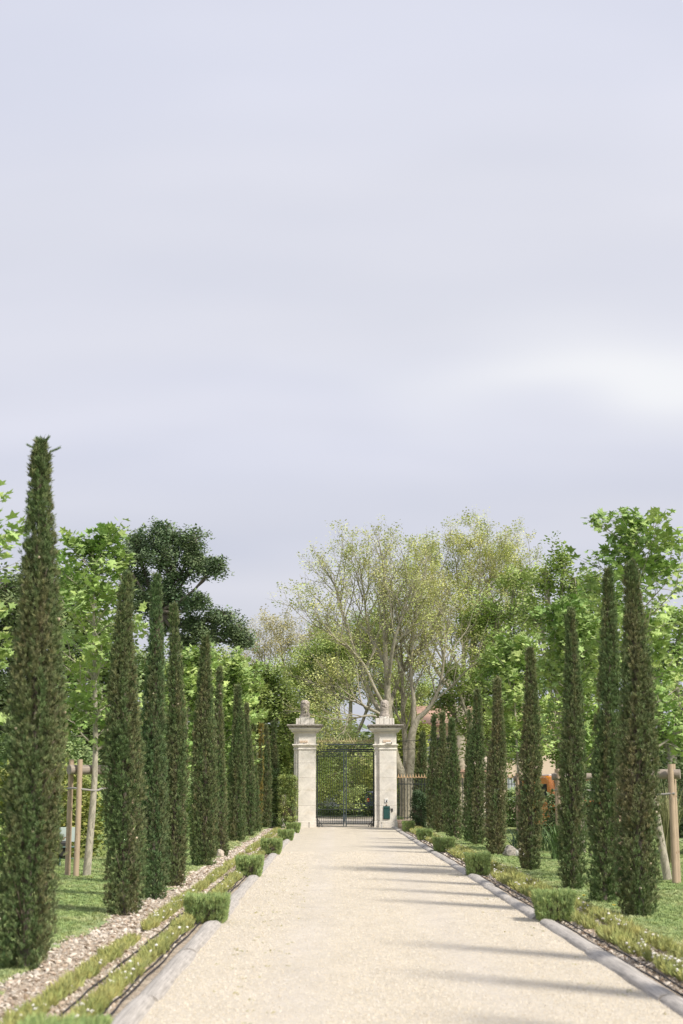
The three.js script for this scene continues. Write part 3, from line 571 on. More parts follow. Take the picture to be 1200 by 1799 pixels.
// stakes, cross logs and a tie that hold a young tree
function treeStakes(base, half, h, label, seed, turn = 0) {
  const t = thing('tree_stakes', label, 'tree support', base, turn, 'timber tree supports'), R = rng(seed);
  for (const x of [-half, half]) for (const z of [-0.17, 0.17]) part('stake', new Wood().tube([V(x + 0.03 * (R() - 0.5), -0.05, z), V(x, h * 0.5, z), V(x, h + 0.05 * R(), z * 0.97)], [0.058, 0.056, 0.052], 10, true).geometry(), MAT.newWood, t);
  part('cross_log', new Wood().tube([V(-half - 0.15, h - 0.17, 0), V(0, h - 0.165, 0.005), V(half + 0.15, h - 0.17, 0)], [0.097, 0.093, 0.089], 12, true).geometry(), MAT.oldWood, t);
  const tie = curve([V(-half - 0.06, h * 0.76, -0.18), V(-half - 0.07, h * 0.765, 0.1), V(-half + 0.05, h * 0.755, 0.22), V(-half * 0.4, h * 0.745, 0.2), V(0, h * 0.765, 0.12), V(half * 0.5, h * 0.75, 0.2), V(half + 0.06, h * 0.76, 0.2)], 30);
  part('tie', new Wood().tube(tie, tie.map(() => 0.021), 6, true).geometry(), MAT.rope, t);
}
{ // the one beside the garden chair
  const b = G(152, 1541), d = -b.z; youngPlane(b, 7, at(163, 962, d), 0.8, 'young plane tree with leaning pale trunk beside the garden chair', 71, { per: 2, branches: 32, bend: 0.13, keep: 0.38 });
  treeStakes(G(172, 1540).add(V(0, 0, -0.12)), 0.62, 2.25, 'timber stakes and cross logs holding the leaning young plane', 5, 0.72);
  const b2 = V(-5.75, 0, -20.5); youngPlane(b2, 6.6, V(-5.75, 6.0, -20.5), 1.0, 'young plane tree behind the tallest cypress', 72, {});
  const b3 = V(-4.75, 0, -43.5); youngPlane(b3, 6.6, V(-4.4, 5.5, -43.5), 0.85, 'young plane tree, second from the garden chair along the lawn', 73, { per: 3 });
  treeStakes(b3.clone().add(V(-0.35, 0, 0.1)), 0.55, 2.3, 'timber stakes half hidden behind the cypresses, hedge side', 6, 0.1);
  const b4 = V(-4.6, 0, -56); youngPlane(b4, 6.4, V(-4.3, 6.0, -56), 1.2, 'young plane tree closest to the clipped hedge', 74, { per: 3, size: 0.3 });
  const c1 = G(1174, 1549), e = -c1.z; youngPlane(c1, 7, at(1140, 935, e).setX(5.85), 0.9, 'young plane tree with pale trunk beside the tall reeds', 75, { per: 2, branches: 34, bend: -0.14, keep: 0.36 });
  treeStakes(G(1140, 1553), 0.5, 2.14, 'timber stakes and cross log beside the tall reeds', 7, -0.35);
  const c2 = V(6.6, 0, -39); youngPlane(c2, 7, V(6.55, 6.4, -39.5), 1.0, 'young plane tree in front of the orange van', 76, { per: 3, branches: 36 });
  treeStakes(c2.clone().add(V(0, 0, 0.2)), 0.65, 2.2, 'timber stakes and cross log in front of the orange van', 8, 0);
  const c3 = V(7.45, 0, -59); youngPlane(c3, 7, V(7.4, 7.2, -59.5), 1.4, 'young plane tree closest to the house', 77, { per: 3, size: 0.3, branches: 36 });
  treeStakes(c3.clone().add(V(0.4, 0, 0)), 0.45, 2.3, 'timber stakes closest to the house', 9, 0);
}
// ---- dark poplar
massTree('poplar_tree', 'tall dark green poplar with a long side limb', { px: 268, by: 1455, dist: 62, base: at(268, 1455, 62).setY(0), fork: [280, 1075], r: 0.3, limb: 0.3, seed: 301, bark: MAT.darkBark, palette: PAL.poplar, leafGeo: leafCluster, size: 0.28, per: 3, jitter: 0.45, twigs: 62,
  masses: [[291, 935, 36, 24], [241, 955, 28, 24, 1], [336, 952, 30, 22], [375, 996, 16, 13, -1], [291, 980, 46, 28], [219, 985, 22, 24], [343, 992, 28, 20], [243, 1022, 30, 24, 1], [303, 1020, 28, 16], [253, 1062, 24, 26], [336, 1100, 26, 18], [343, 1060, 18, 18, -1], [366, 1118, 26, 14], [386, 1085, 22, 16], [416, 1112, 18, 14], [427, 1128, 12, 8], [321, 1130, 20, 16], [276, 1050, 26, 20], [313, 1052, 18, 16], [291, 1095, 22, 22, 1]] });
// ---- background trees on the left
massTree('broadleaf_tree', 'dark broadleaf tree behind the tallest cypress', { px: 20, by: 1470, base: at(20, 1470, 52).setY(0), dist: 52, fork: [20, 1330], r: 0.3, seed: 311, bark: MAT.darkBark, palette: PAL.dark, size: 0.36, per: 3, jitter: 0.52, twigs: 46,
  masses: [[10, 1040, 50, 40], [-20, 1110, 60, 60], [40, 1120, 50, 60], [10, 1220, 60, 60], [60, 1230, 50, 60], [0, 1330, 60, 60], [60, 1330, 50, 50], [20, 1400, 60, 40]] });
massTree('broadleaf_tree', 'grey-green broadleaf tree behind the leaning young plane', { px: 140, by: 1460, base: at(140, 1460, 58).setY(0), dist: 58, fork: [140, 1330], r: 0.3, seed: 312, bark: MAT.darkBark, palette: PAL.mid, size: 0.36, per: 3, jitter: 0.52, twigs: 46,
  masses: [[125, 1030, 34, 34], [110, 1090, 45, 45], [165, 1110, 45, 50], [200, 1180, 40, 50], [120, 1170, 50, 50], [150, 1250, 55, 50], [90, 1270, 45, 50], [200, 1300, 50, 60], [130, 1340, 60, 40]] });
massTree('broadleaf_tree', 'broadleaf tree behind the poplar trunk', { px: 300, by: 1455, base: at(300, 1455, 66).setY(0), dist: 66, fork: [300, 1350], r: 0.25, seed: 313, bark: MAT.darkBark, palette: PAL.mid, size: 0.36, per: 3, jitter: 0.52, twigs: 44,
  masses: [[260, 1180, 40, 40], [300, 1220, 40, 50], [240, 1280, 50, 50], [310, 1310, 50, 50], [270, 1380, 60, 40], [340, 1380, 40, 40]] });
massTree('broadleaf_tree', 'bright green plane tree beside the clipped hedge', { px: 455, by: 1448, base: at(455, 1448, 70).setY(0), dist: 70, fork: [455, 1370], r: 0.25, seed: 314, palette: PAL.planeGreen, size: 0.34, per: 3, jitter: 0.55, twigs: 46,
  masses: [[400, 1200, 30, 36], [440, 1210, 36, 36], [470, 1195, 26, 26], [495, 1235, 26, 30], [455, 1260, 45, 45], [505, 1285, 26, 40], [420, 1290, 40, 50], [490, 1340, 40, 45], [440, 1370, 50, 40]] });
massTree('broadleaf_tree', 'dark green tree rising behind the clipped hedge', { px: 516, by: 1446, base: at(516, 1446, 76).setY(0), dist: 76, fork: [516, 1390], r: 0.2, seed: 315, bark: MAT.darkBark, palette: PAL.mid, size: 0.36, per: 3, jitter: 0.52, twigs: 44,
  masses: [[515, 1290, 26, 30], [525, 1330, 26, 36], [505, 1370, 30, 36], [540, 1280, 18, 22]] });
massTree('broadleaf_tree', 'light green tree showing between cypress row and poplar', { px: 380, by: 1450, base: at(380, 1450, 72).setY(0), dist: 72, fork: [380, 1340], r: 0.2, seed: 316, palette: PAL.planeGreen, size: 0.32, per: 2, jitter: 0.55, twigs: 42,
  masses: [[345, 1180, 28, 34], [380, 1170, 32, 30], [400, 1230, 40, 40], [350, 1250, 36, 40], [375, 1310, 50, 40]] });
// ---- green trees on the right
massTree('broadleaf_tree', 'leafy green plane tree behind the yellowing cypress', { px: 862, by: 1448, base: at(862, 1448, 72).setY(0), dist: 72, fork: [862, 1330], r: 0.25, seed: 321, palette: PAL.planeGreen, size: 0.34, per: 2, jitter: 0.6, twigs: 40,
  masses: [[905, 1020, 34, 26], [870, 1075, 44, 36], [830, 1095, 24, 24], [925, 1080, 40, 40], [845, 1150, 44, 40], [900, 1150, 48, 44], [800, 1190, 30, 26, -1], [840, 1215, 50, 40], [900, 1230, 50, 44], [785, 1235, 30, 26], [850, 1285, 60, 40], [910, 1300, 40, 40]] });
massTree('broadleaf_tree', 'leafy green plane tree with upright leader behind the orange van', { px: 985, by: 1448, base: at(985, 1448, 66).setY(0), dist: 66, fork: [985, 1320], r: 0.25, seed: 322, palette: PAL.planeGreen, size: 0.34, per: 2, jitter: 0.6, twigs: 40,
  masses: [[988, 985, 20, 22], [960, 1020, 28, 28], [1005, 1030, 30, 30], [1045, 1025, 22, 22], [950, 1085, 36, 36], [1010, 1100, 44, 40], [1060, 1090, 36, 44], [975, 1170, 50, 44], [1045, 1180, 50, 50], [960, 1260, 50, 50], [1040, 1270, 55, 44], [1000, 1325, 60, 22]] });
massTree('broadleaf_tree', 'leafy green tree behind the tall reeds', { px: 1180, by: 1460, base: at(1180, 1460, 52).setY(0), dist: 52, fork: [1180, 1330], r: 0.25, seed: 323, palette: PAL.young, size: 0.32, per: 2, jitter: 0.55, twigs: 42,
  masses: [[1195, 1100, 40, 34], [1140, 1110, 26, 34], [1180, 1160, 60, 50], [1140, 1230, 40, 50], [1200, 1250, 50, 50], [1160, 1300, 60, 30]] });

// ---- tall plane trees beyond the gate, bare branches and young leaves
function fanPlane(label, o) {
  const base = at(o.px, o.by, o.dist).setY(0), R = rng(o.seed), wood = new Wood(), anchors = [], t = thing('tall_plane_tree', label, 'tree', base, 0, 'tall plane trees beyond the gate'), loc = (px, py, dz = 0) => at(px, py < 1250 ? 1250 - (1250 - py) * (o.squash ?? 0.87) : py, o.dist + dz).sub(base);
  const sub = { crook: 0.3, rise: 0.06, taper: 0.4, kids: [0, 4, 5], angle: 0.62, shrink: 0.52, leafy: 0.5, leafLevel: 0, ...o.sub };
  for (const [r0, r1, kids, ...pts] of o.limbs) {
    const path = curve(pts.map(([x, y, dz], i) => { const p = loc(x, y, dz ?? 0); if (i === 0 && o.rooted?.includes(pts)) p.y = -0.1; return p; }), 16); wood.tube(path, path.map((_, k) => mix(r0, r1, Math.pow(k / 16, 0.8))), r0 > 0.15 ? 10 : 7);
    for (let k = 0; k < kids; k++) {
      const f = mix(o.start ?? 0.3, 1, (k + R()) / kids), i = Math.min(15, Math.floor(f * 16)), s = path[i].clone().lerp(path[i + 1], (f * 16) % 1), tan = path[i + 1].clone().sub(path[i]).normalize(), a = k * 2.4 + R();
      const d = tan.clone().multiplyScalar(0.9).add(V(Math.cos(a) * 0.75, 0.25, Math.sin(a) * 0.75)).normalize();
      growTwigs(wood, anchors, R, s, d, (o.len ?? 3) * (0.6 + 0.6 * R()) * mix(1.1, 0.7, f), mix(r0, r1, f) * 0.42 + 0.012, 2, sub);
    }
  }
  part('trunk', wood.geometry(), MAT.bark, t);
  scatter('crown', smallCluster, MAT.leaf, leavesAt(anchors, R, o.per ?? 1, o.jitter ?? 0.2, o.size ?? 0.36, o.palette, { keep: o.keep ?? 1 }), t);
  return t;
}
fanPlane('tall forked plane tree with pale bare limbs beside the letterbox pillar', { px: 716, by: 1448, dist: 70, seed: 501, palette: PAL.yellow, size: 0.33, keep: 0.45, per: 1, len: 2.6, sub: { kids: [0, 4, 5] },
  limbs: [
    [0.42, 0.36, 0, [716, 1452], [716, 1410], [715, 1372]],
    [0.27, 0.2, 0, [716, 1385], [706, 1362], [694, 1330], [686, 1290], [682, 1245]],
    [0.2, 0.03, 14, [683, 1262], [680, 1190], [676, 1100], [675, 1010], [672, 935]],
    [0.15, 0.025, 13, [685, 1275], [655, 1225, 1], [631, 1150, 2], [607, 1073, 2], [594, 1015, 2], [580, 975, 2]],
    [0.12, 0.02, 12, [683, 1255], [660, 1208, -1], [636, 1150, -1], [600, 1112, -2], [574, 1090, -2], [552, 1075, -2]],
    [0.15, 0.025, 12, [682, 1250], [694, 1205, 1], [714, 1150, 1], [750, 1100, 2], [776, 1045, 2]],
    [0.12, 0.025, 12, [681, 1200], [692, 1112, -1], [708, 1050, -1], [728, 975, -1]],
    [0.1, 0.02, 9, [684, 1265], [651, 1245, -2], [618, 1228, -2], [588, 1222, -2]],
    [0.07, 0.015, 7, [672, 1262], [640, 1258, -3], [612, 1268, -3], [602, 1290, -3]],
    [0.24, 0.17, 0, [718, 1378], [722, 1330], [724, 1290], [733, 1262]],
    [0.15, 0.025, 11, [726, 1285], [727, 1230], [722, 1170], [728, 1080], [736, 985]],
    [0.15, 0.025, 11, [731, 1265], [752, 1245], [772, 1200], [782, 1120], [790, 1040]],
    [0.2, 0.03, 10, [715, 1368], [713, 1320, 1], [708, 1250, 1], [706, 1150, 1], [700, 1040, 1]],
    [0.1, 0.02, 10, [676, 1150], [648, 1090, 2], [640, 1020, 2], [632, 950, 2]],
  ] });
fanPlane('tall plane tree with grey trunks behind the yellowing cypress', { px: 806, by: 1444, dist: 84, seed: 502, palette: PAL.yellow, size: 0.36, keep: 0.75, per: 1, len: 2.9, sub: { kids: [0, 5, 5] },
  limbs: [
    [0.4, 0.34, 0, [806, 1446], [808, 1350], [808, 1270]],
    [0.24, 0.03, 13, [808, 1275], [812, 1213], [815, 1122], [808, 1025], [800, 940]],
    [0.2, 0.03, 13, [809, 1270], [826, 1190], [830, 1102], [840, 1010], [846, 945]],
    [0.18, 0.03, 12, [808, 1272], [790, 1200], [775, 1110], [765, 1010], [755, 945]],
    [0.16, 0.03, 12, [812, 1250], [850, 1150], [872, 1060], [890, 960]],
    [0.14, 0.03, 10, [815, 1230], [862, 1130], [900, 1060], [925, 985]],
    [0.14, 0.03, 11, [814, 1150], [830, 1060, 3], [862, 980, 3], [870, 940, 3]],
    [0.14, 0.03, 10, [800, 1220], [760, 1150, -2], [738, 1060, -2], [742, 980, -2]],
  ] });
fanPlane('slender pale plane tree showing behind the long poplar limb', { px: 497, by: 1436, dist: 112, seed: 503, palette: [[0.44, 0.42, 0.17], [0.5, 0.46, 0.22]], size: 0.42, keep: 0.8, len: 2.8, sub: { kids: [0, 4, 4] },
  limbs: [
    [0.3, 0.22, 0, [497, 1436], [497, 1300], [497, 1225]],
    [0.18, 0.03, 9, [497, 1230], [500, 1180], [496, 1140], [492, 1105]],
    [0.13, 0.03, 8, [497, 1225], [480, 1185], [462, 1150], [450, 1120]],
    [0.13, 0.03, 8, [498, 1225], [516, 1185], [528, 1150], [535, 1115]],
    [0.1, 0.03, 7, [497, 1240], [470, 1215], [445, 1195], [436, 1170]],
    [0.1, 0.03, 7, [498, 1240], [520, 1220], [540, 1195]],
  ] });
fanPlane('leafy yellow-green plane tree directly behind the gate', { px: 612, by: 1440, dist: 96, seed: 504, palette: PAL.olive, size: 0.46, per: 2, jitter: 0.35, len: 3.2, sub: { kids: [0, 5, 5], rise: 0.0 },
  limbs: [
    [0.35, 0.28, 0, [612, 1440], [612, 1370], [614, 1310]],
    [0.2, 0.03, 12, [614, 1315], [616, 1240], [618, 1180], [622, 1130]],
    [0.16, 0.03, 12, [614, 1315], [596, 1260], [580, 1200], [572, 1150]],
    [0.16, 0.03, 12, [614, 1315], [640, 1260], [655, 1190], [660, 1130]],
    [0.13, 0.03, 12, [613, 1320], [585, 1300], [560, 1270], [548, 1230]],
    [0.13, 0.03, 12, [614, 1320], [650, 1300], [690, 1270], [715, 1230]],
    [0.1, 0.03, 10, [613, 1330], [590, 1330, -3], [572, 1338, -4], [562, 1352, -4]],
    [0.1, 0.03, 10, [613, 1330], [636, 1328, -3], [648, 1335, -4], [654, 1345, -4]],
    [0.1, 0.03, 10, [613, 1325], [612, 1340, -5], [608, 1352, -7], [603, 1368, -8]],
  ] });
massTree('broadleaf_tree', 'light green tree between railing and forked plane tree', { px: 708, by: 1440, base: at(708, 1440, 82).setY(0), dist: 82, fork: [708, 1360], r: 0.16, seed: 331, palette: [[0.3, 0.38, 0.07], [0.38, 0.44, 0.1]], size: 0.42, per: 3, jitter: 0.3, twigs: 34, masses: [[712, 1270, 20, 22], [716, 1310, 16, 24], [702, 1340, 20, 24], [690, 1290, 20, 26], [735, 1300, 20, 24]] });
// distant wood closing the view
{
  const R = rng(808), list = [];
  for (let i = 0; i < 9000; i++) {
    const x = (R() - 0.5) * 200, ridge = 7 + 5 * fbm(x * 0.06, 2, 1, 3) + 2 * noise(x * 0.4, 1), z = -130 - R() * 22, y = Math.pow(R(), 0.8) * ridge, n = fbm(x * 0.1, y * 0.2, 3, 2);
    list.push({ p: V(x, y, z), q: randomTurn(R), s: 1.3 + R(), c: vary(R, blend([0.1, 0.15, 0.05], [0.22, 0.27, 0.1], clamp(0.5 + n)), 0.2, 0.05) });
  }
  const o = scatter('distant_wood', leafCluster, MAT.leaf, list, scene); o.userData.label = 'distant green wood closing the view beyond the road'; o.userData.category = 'wood';
}

// ================================================================ BUSHES AND HEDGES
function bush(x, z, rx, h, rz, label, seed, palette, o = {}) {
  const t = thing(o.name ?? 'bush', label, o.category ?? 'bush', [x, 0, z], 0, o.group), R = rng(seed), list = [], square = o.square ?? 0;
  const shape = (a, s) => { const e = square ? 1 / Math.max(Math.abs(Math.cos(a)), Math.abs(Math.sin(a))) : 1, v = square ? 1 : Math.sqrt(clamp(1 - Math.pow(Math.abs(s * 1.25 - 0.4), 2.4))); return e * v * (1 + (o.lump ?? 0.25) * fbm(Math.cos(a) * 1.6 + seed, s * h * 1.2, Math.sin(a) * 1.6, 2)); };
  { const wd = new Wood(), m = 46; for (let k = 0; k < m; k++) { const a = k * 2.4, f = 0.25 + 0.7 * ((k * 0.618) % 1), q = shape(a, f) * 0.85, e = V(Math.cos(a) * rx * q, f * h, -Math.sin(a) * rz * q); wd.tube([V(e.x * 0.15, -0.05, e.z * 0.15), V(e.x * 0.6, e.y * 0.5, e.z * 0.6), e], [0.022, 0.015, 0.006], 4); } part('stems', wd.geometry(), MAT.innerTwig, t); }
  const size = o.size ?? 0.22, n = Math.round((o.density ?? 1) * 3.4 * (2 * (rx + rz) * h * 1.4 + 3 * rx * rz) / (size * size));
  for (let i = 0; i < n; i++) {
    let a = R() * 6.2832, s = R(); const topFace = square && R() < 0.3, k = shape(a, s) * mix(0.3, 1.03, Math.pow(R(), 0.45)) * (topFace ? Math.sqrt(R()) : 1), y = topFace ? h * (0.96 + 0.05 * R()) : s * h;
    list.push({ p: V(Math.cos(a) * rx * k, y, -Math.sin(a) * rz * k), q: randomTurn(R), s: size * (0.7 + 0.6 * R()), c: vary(R, blend(palette[0], palette[1], clamp(0.4 + fbm(a * 2, y * 1.5, seed, 2) * 1.4 + (R() - 0.5) * 0.6)), 0.22, 0.08) });
  }
  scatter('foliage', o.geo ?? leafCluster, MAT.leaf, list, t); return t;
}
{ // clipped hedge beside the pillar
  const c = at(506, 1450, 65.3); bush(c.x - 0.02, -65.35, 0.4, 2.25, 0.42, 'tall clipped hedge block touching the gate pillar', 901, [[0.19, 0.27, 0.075], [0.42, 0.48, 0.13]], { name: 'clipped_hedge', category: 'hedge', square: 1, size: 0.14, lump: 0.08 });
  bush(c.x - 3.2, -67.2, 2.6, 2.6, 0.6, 'hedge hidden behind the row of cypresses, hedge side', 902, PAL.mid, { name: 'boundary_hedge', category: 'hedge', square: 1, size: 0.24, lump: 0.15 });
  bush(3.7, -64.7, 0.36, 1.6, 0.3, 'small dark conical yew in front of the iron railing', 903, [[0.05, 0.1, 0.035], [0.1, 0.17, 0.06]], { name: 'small_yew', size: 0.15 });
  [[-10.5, -35, 1.6, 1.9, PAL.young, 'bright green bush behind the garden chair'], [-7.4, -36.5, 1.5, 2.3, [[0.24, 0.3, 0.06], [0.38, 0.4, 0.1]], 'yellow-green bush behind the leaning young plane'], [-8.6, -33.6, 1.1, 1.2, PAL.young, 'low bright bush under the yellow-green bush'], [-12.6, -39, 2.2, 3.6, PAL.dark, 'tall dark bush behind the tallest cypress'], [-8.9, -42, 2.2, 3.2, PAL.mid, 'rounded green bush behind the yellow-green bush'], [-6.9, -52, 1.9, 2.6, PAL.mid, 'green bush under the second young plane'], [-9.5, -58, 2.4, 3.2, PAL.dark, 'dark bush below the poplar'], [-6.0, -62, 1.6, 2.2, PAL.mid, 'green bush close to the clipped hedge'], [-14.5, -31, 2, 3, PAL.dark, 'dark bush at the end of the dark broadleaf tree']]
    .forEach(([x, z, r, h, pal, label], i) => bush(x, z, r, h, r * 0.8, label, 920 + i, pal, { size: 0.28, group: 'bushes along the lawn' }));
  [[10.9, -38, 1.8, 2.5, PAL.dark, 'dark bush behind the tall reeds'], [13.3, -36, 1.9, 3.2, PAL.dark, 'tall dark bush beyond the tall reeds'], [8.0, -52, 0.5, 1.55, PAL.dark, 'low green bush in front of the orange van'], [9.0, -51.2, 0.5, 1.9, PAL.dark, 'narrow dark bush in front of the orange van'], [11.8, -52, 1.8, 2.6, PAL.dark, 'dark bush beside the orange van'], [8.6, -65.2, 1.3, 1.7, PAL.mid, 'green bush closest to the house wall'], [12.5, -63, 2.3, 2.2, PAL.dark, 'dark bush behind the orange van']]
    .forEach(([x, z, r, h, pal, label], i) => bush(x, z, r, h, r * 0.8, label, 940 + i, pal, { size: 0.28, group: 'bushes along the lawn' }));
  // low plants on the far side of the road
  for (let i = 0; i < 9; i++) { const x = -3.2 + i * 0.95, d = 95 + (i % 3); bush(x, -d, 0.75, 0.52 + 0.1 * Math.sin(i * 2.3), 0.7, `low green verge bush, ${ordinal(i + 1)} counting from the grey shed toward the house`, 960 + i, PAL.mid, { size: 0.22, group: 'verge bushes across the road' }); }
}
// strap-leaved plants and reeds
function strapPlant(p, n, len, wid, spread, label, seed, name, colour, category) {
  const t = thing(name, label, category, p), R = rng(seed), out = [];
  for (let k = 0; k < n; k++) {
    const a = R() * 6.283, e = spread * (0.2 + R()), L = len * (0.6 + 0.5 * R()), b = V((R() - 0.5) * spread * 0.6, 0, (R() - 0.5) * spread * 0.6), side = V(-Math.sin(a), 0, Math.cos(a)), P = [0, 0.4, 0.75, 1].map((s) => b.clone().add(V(Math.cos(a) * e * s * s * L, L * (s - 0.28 * e * s * s), Math.sin(a) * e * s * s * L))), w = [0.6, 1, 0.75, 0];
    for (let s = 0; s < 3; s++) { const q = (i, k2) => P[i].clone().addScaledVector(side, k2 * wid * w[i]).toArray(); out.push([q(s, -1), q(s, 1), q(s + 1, 1)]); if (s < 2) out.push([q(s, -1), q(s + 1, 1), q(s + 1, -1)]); }
  }
  part('leaves', soup(out), std({ color: rgb(...colour), roughness: 0.6, side: THREE.DoubleSide }), t);
}
strapPlant(G(982, 1512), 90, 1.05, 0.017, 0.55, 'clump of long dark strap leaves between two cypresses', 1, 'strap_leaf_plant', [0.1, 0.17, 0.05], 'plant');
strapPlant(G(957, 1498), 50, 0.8, 0.016, 0.6, 'smaller clump of strap leaves beside the larger clump', 2, 'strap_leaf_plant', [0.12, 0.19, 0.06], 'plant');
strapPlant(G(914, 1496), 60, 0.75, 0.015, 0.75, 'clump of bluish strap leaves behind the pale stones', 3, 'strap_leaf_plant', [0.1, 0.16, 0.09], 'plant');
strapPlant(G(1176, 1520), 150, 1.9, 0.012, 0.3, 'tall dry reeds behind the round stakes', 4, 'reed_clump', [0.3, 0.3, 0.14], 'reeds');
strapPlant(G(118, 1495), 160, 1.9, 0.012, 0.3, 'tall straw-coloured reeds behind the square stakes', 5, 'reed_clump', [0.42, 0.36, 0.22], 'reeds');
// dandelions
[[160, 1549, 'yellow dandelion by the leaning plane trunk'], [1078, 1600, 'yellow dandelion between two cypresses, letterbox side'], [1025, 1582, 'yellow dandelion near the kerb shrub, letterbox side']].forEach(([x, y, label], i) => {
  const t = thing('dandelion', label, 'flower', G(x, y), 0, 'dandelions in the lawn');
  part('stem', rod(V(0, 0, 0), V(0.01, 0.07, 0), 0.003, 5), std({ color: rgb(0.12, 0.2, 0.05) }), t);
  const g = new THREE.ConeGeometry(0.03, 0.02, 12); g.rotateX(Math.PI); g.translate(0.01, 0.075, 0); part('flower_head', g, std({ color: rgb(0.75, 0.5, 0.02) }), t);
});

// ================================================================ GATE PILLARS
function planLoft(poly, rings, closeBottom = true) {          // poly: [x, z] counter-clockwise seen from above (x right, z toward the viewer negative turn handled); rings: [offset, y]
  const n = poly.length, tris = [], uv = [];
  const off = (d) => poly.map((p, i) => {
    const a = poly[(i + n - 1) % n], b = poly[(i + 1) % n], e1 = [p[0] - a[0], p[1] - a[1]], e2 = [b[0] - p[0], b[1] - p[1]], l1 = Math.hypot(...e1), l2 = Math.hypot(...e2), n1 = [-e1[1] / l1, e1[0] / l1], n2 = [-e2[1] / l2, e2[0] / l2], k = 1 + n1[0] * n2[0] + n1[1] * n2[1];
    return [p[0] + d * (n1[0] + n2[0]) / k, p[1] + d * (n1[1] + n2[1]) / k];
  });
  const push = (...v) => { for (const q of v) { tris.push(q[0], q[1], q[2]); } };
  const R = rings.map(([d, y]) => off(d).map(([x, z]) => [x, y, z]));
  for (let k = 0; k + 1 < R.length; k++) for (let i = 0; i < n; i++) {
    const a = R[k][i], b = R[k][(i + 1) % n], c = R[k + 1][(i + 1) % n], d = R[k + 1][i]; push(a, b, c, a, c, d);
    const w = Math.hypot(b[0] - a[0], b[2] - a[2]), h = Math.hypot(d[1] - a[1], d[0] - a[0], d[2] - a[2]), u = a[0] + a[2], v = a[1]; uv.push(u, v, u + w, v, u + w, v + h, u, v, u + w, v + h, u, v + h);
  }
  const contour = (r) => r.map((p) => new THREE.Vector2(p[0], p[2]));
  for (const [r, up] of [[R[0], false], [R.at(-1), true]]) { if (!up && !closeBottom) continue; for (const f of THREE.ShapeUtils.triangulateShape(contour(r), [])) { const [A, B, C] = f.map((i) => r[i]), flip = ((B[2] - A[2]) * (C[0] - A[0]) - (B[0] - A[0]) * (C[2] - A[2]) > 0) === up, q = flip ? [f[0], f[1], f[2]] : [f[0], f[2], f[1]]; for (const i of q) { push(r[i]); uv.push(r[i][0], r[i][2]); } } }
  const g = new THREE.BufferGeometry(); g.setAttribute('position', new THREE.Float32BufferAttribute(tris, 3)); g.setAttribute('uv', new THREE.Float32BufferAttribute(uv, 2)); g.computeVertexNormals();
  return g;
}
function pillar(x, mirrored, label) {
  const t = thing('gate_pillar', label, 'pillar', [x, 0, -GATE - 0.45], 0, 'gate pillars');
  // plan, counter-clockwise as seen from above with z toward the drive: front panel proud of a stepped strip
  const a = -0.495, s1 = mirrored ? -0.28 : -0.4, s2 = -0.285;
  const plan = mirrored ? [[a, -0.45], [a, 0.33], [s1, 0.33], [s1, 0.45], [0.41, 0.45], [0.41, 0.4], [0.495, 0.4], [0.495, -0.45]] : [[a, -0.45], [a, 0.29], [s1, 0.29], [s1, 0.37], [s2, 0.37], [s2, 0.45], [0.495, 0.45], [0.495, -0.45]];
  const loft = (rings, name, mat = MAT.stone, par = t) => part(name, planLoft(plan, rings), mat, par);
  loft([[0.03, -0.1], [0.03, 0.13], [0.022, 0.14]], 'plinth_block'); loft([[0.024, 0.142], [0.024, 0.275], [0.012, 0.29]], 'plinth_block');
  const courses = [0.292, 0.98, 1.66, 2.2, 2.86, 3.45];
  for (let k = 0; k < courses.length - 1; k++) { const y0 = courses[k] + 0.003, y1 = courses[k + 1] - 0.003; loft([[-0.004, y0], [0, y0 + 0.006], [0, y1 - 0.006], [-0.004, y1]], 'stone_block'); }
  loft([[0.02, 3.45], [0.035, 3.475], [0.035, 3.5], [0.008, 3.51], [0.008, 3.57], [0.03, 3.59], [0.075, 3.65], [0.085, 3.665], [0.085, 3.695], [0.06, 3.71]], 'band_moulding');
  loft([[0, 3.712], [0, 4.2]], 'frieze_block');
  loft([[0.01, 4.203], [0.035, 4.225], [0.035, 4.245]], 'bed_moulding');
  const rect = [[-0.495, -0.45], [-0.495, 0.45], [0.495, 0.45], [0.495, -0.45]], rl = (rings, name, mat) => part(name, planLoft(rect, rings), mat, t);
  const dent = []; for (let k = 0; k < 25; k++) { const u = -0.6 + k * 0.05; dent.push(box(0.028, 0.05, 0.05, u, 4.275, 0.535), box(0.028, 0.05, 0.05, u, 4.275, -0.535)); if (k < 23) dent.push(box(0.05, 0.05, 0.028, 0.575, 4.275, -0.55 + k * 0.05), box(0.05, 0.05, 0.028, -0.575, 4.275, -0.55 + k * 0.05)); }
  rl([[0.055, 4.247], [0.055, 4.3]], 'dentil_backing', MAT.stone);
  part('dentil_course', merged(dent), MAT.stone, t, 'stuff');
  rl([[0.13, 4.302], [0.15, 4.33], [0.21, 4.37], [0.225, 4.4], [0.225, 4.43]], 'cornice', MAT.stone);
  rl([[0.235, 4.432], [0.25, 4.46], [0.31, 4.51], [0.325, 4.53], [0.325, 4.56], [0.3, 4.585]], 'cornice_slab', withRepeat(MAT.oldStone, 1.5));
  return t;
}
const PXL = at(535, 1452, GATE).x, PXR = at(678.3, 1452, GATE).x;
const pillarL = pillar(PXL, false, 'pale stone gate pillar beside the clipped hedge'), pillarR = pillar(PXR, true, 'pale stone gate pillar with the green letterbox');
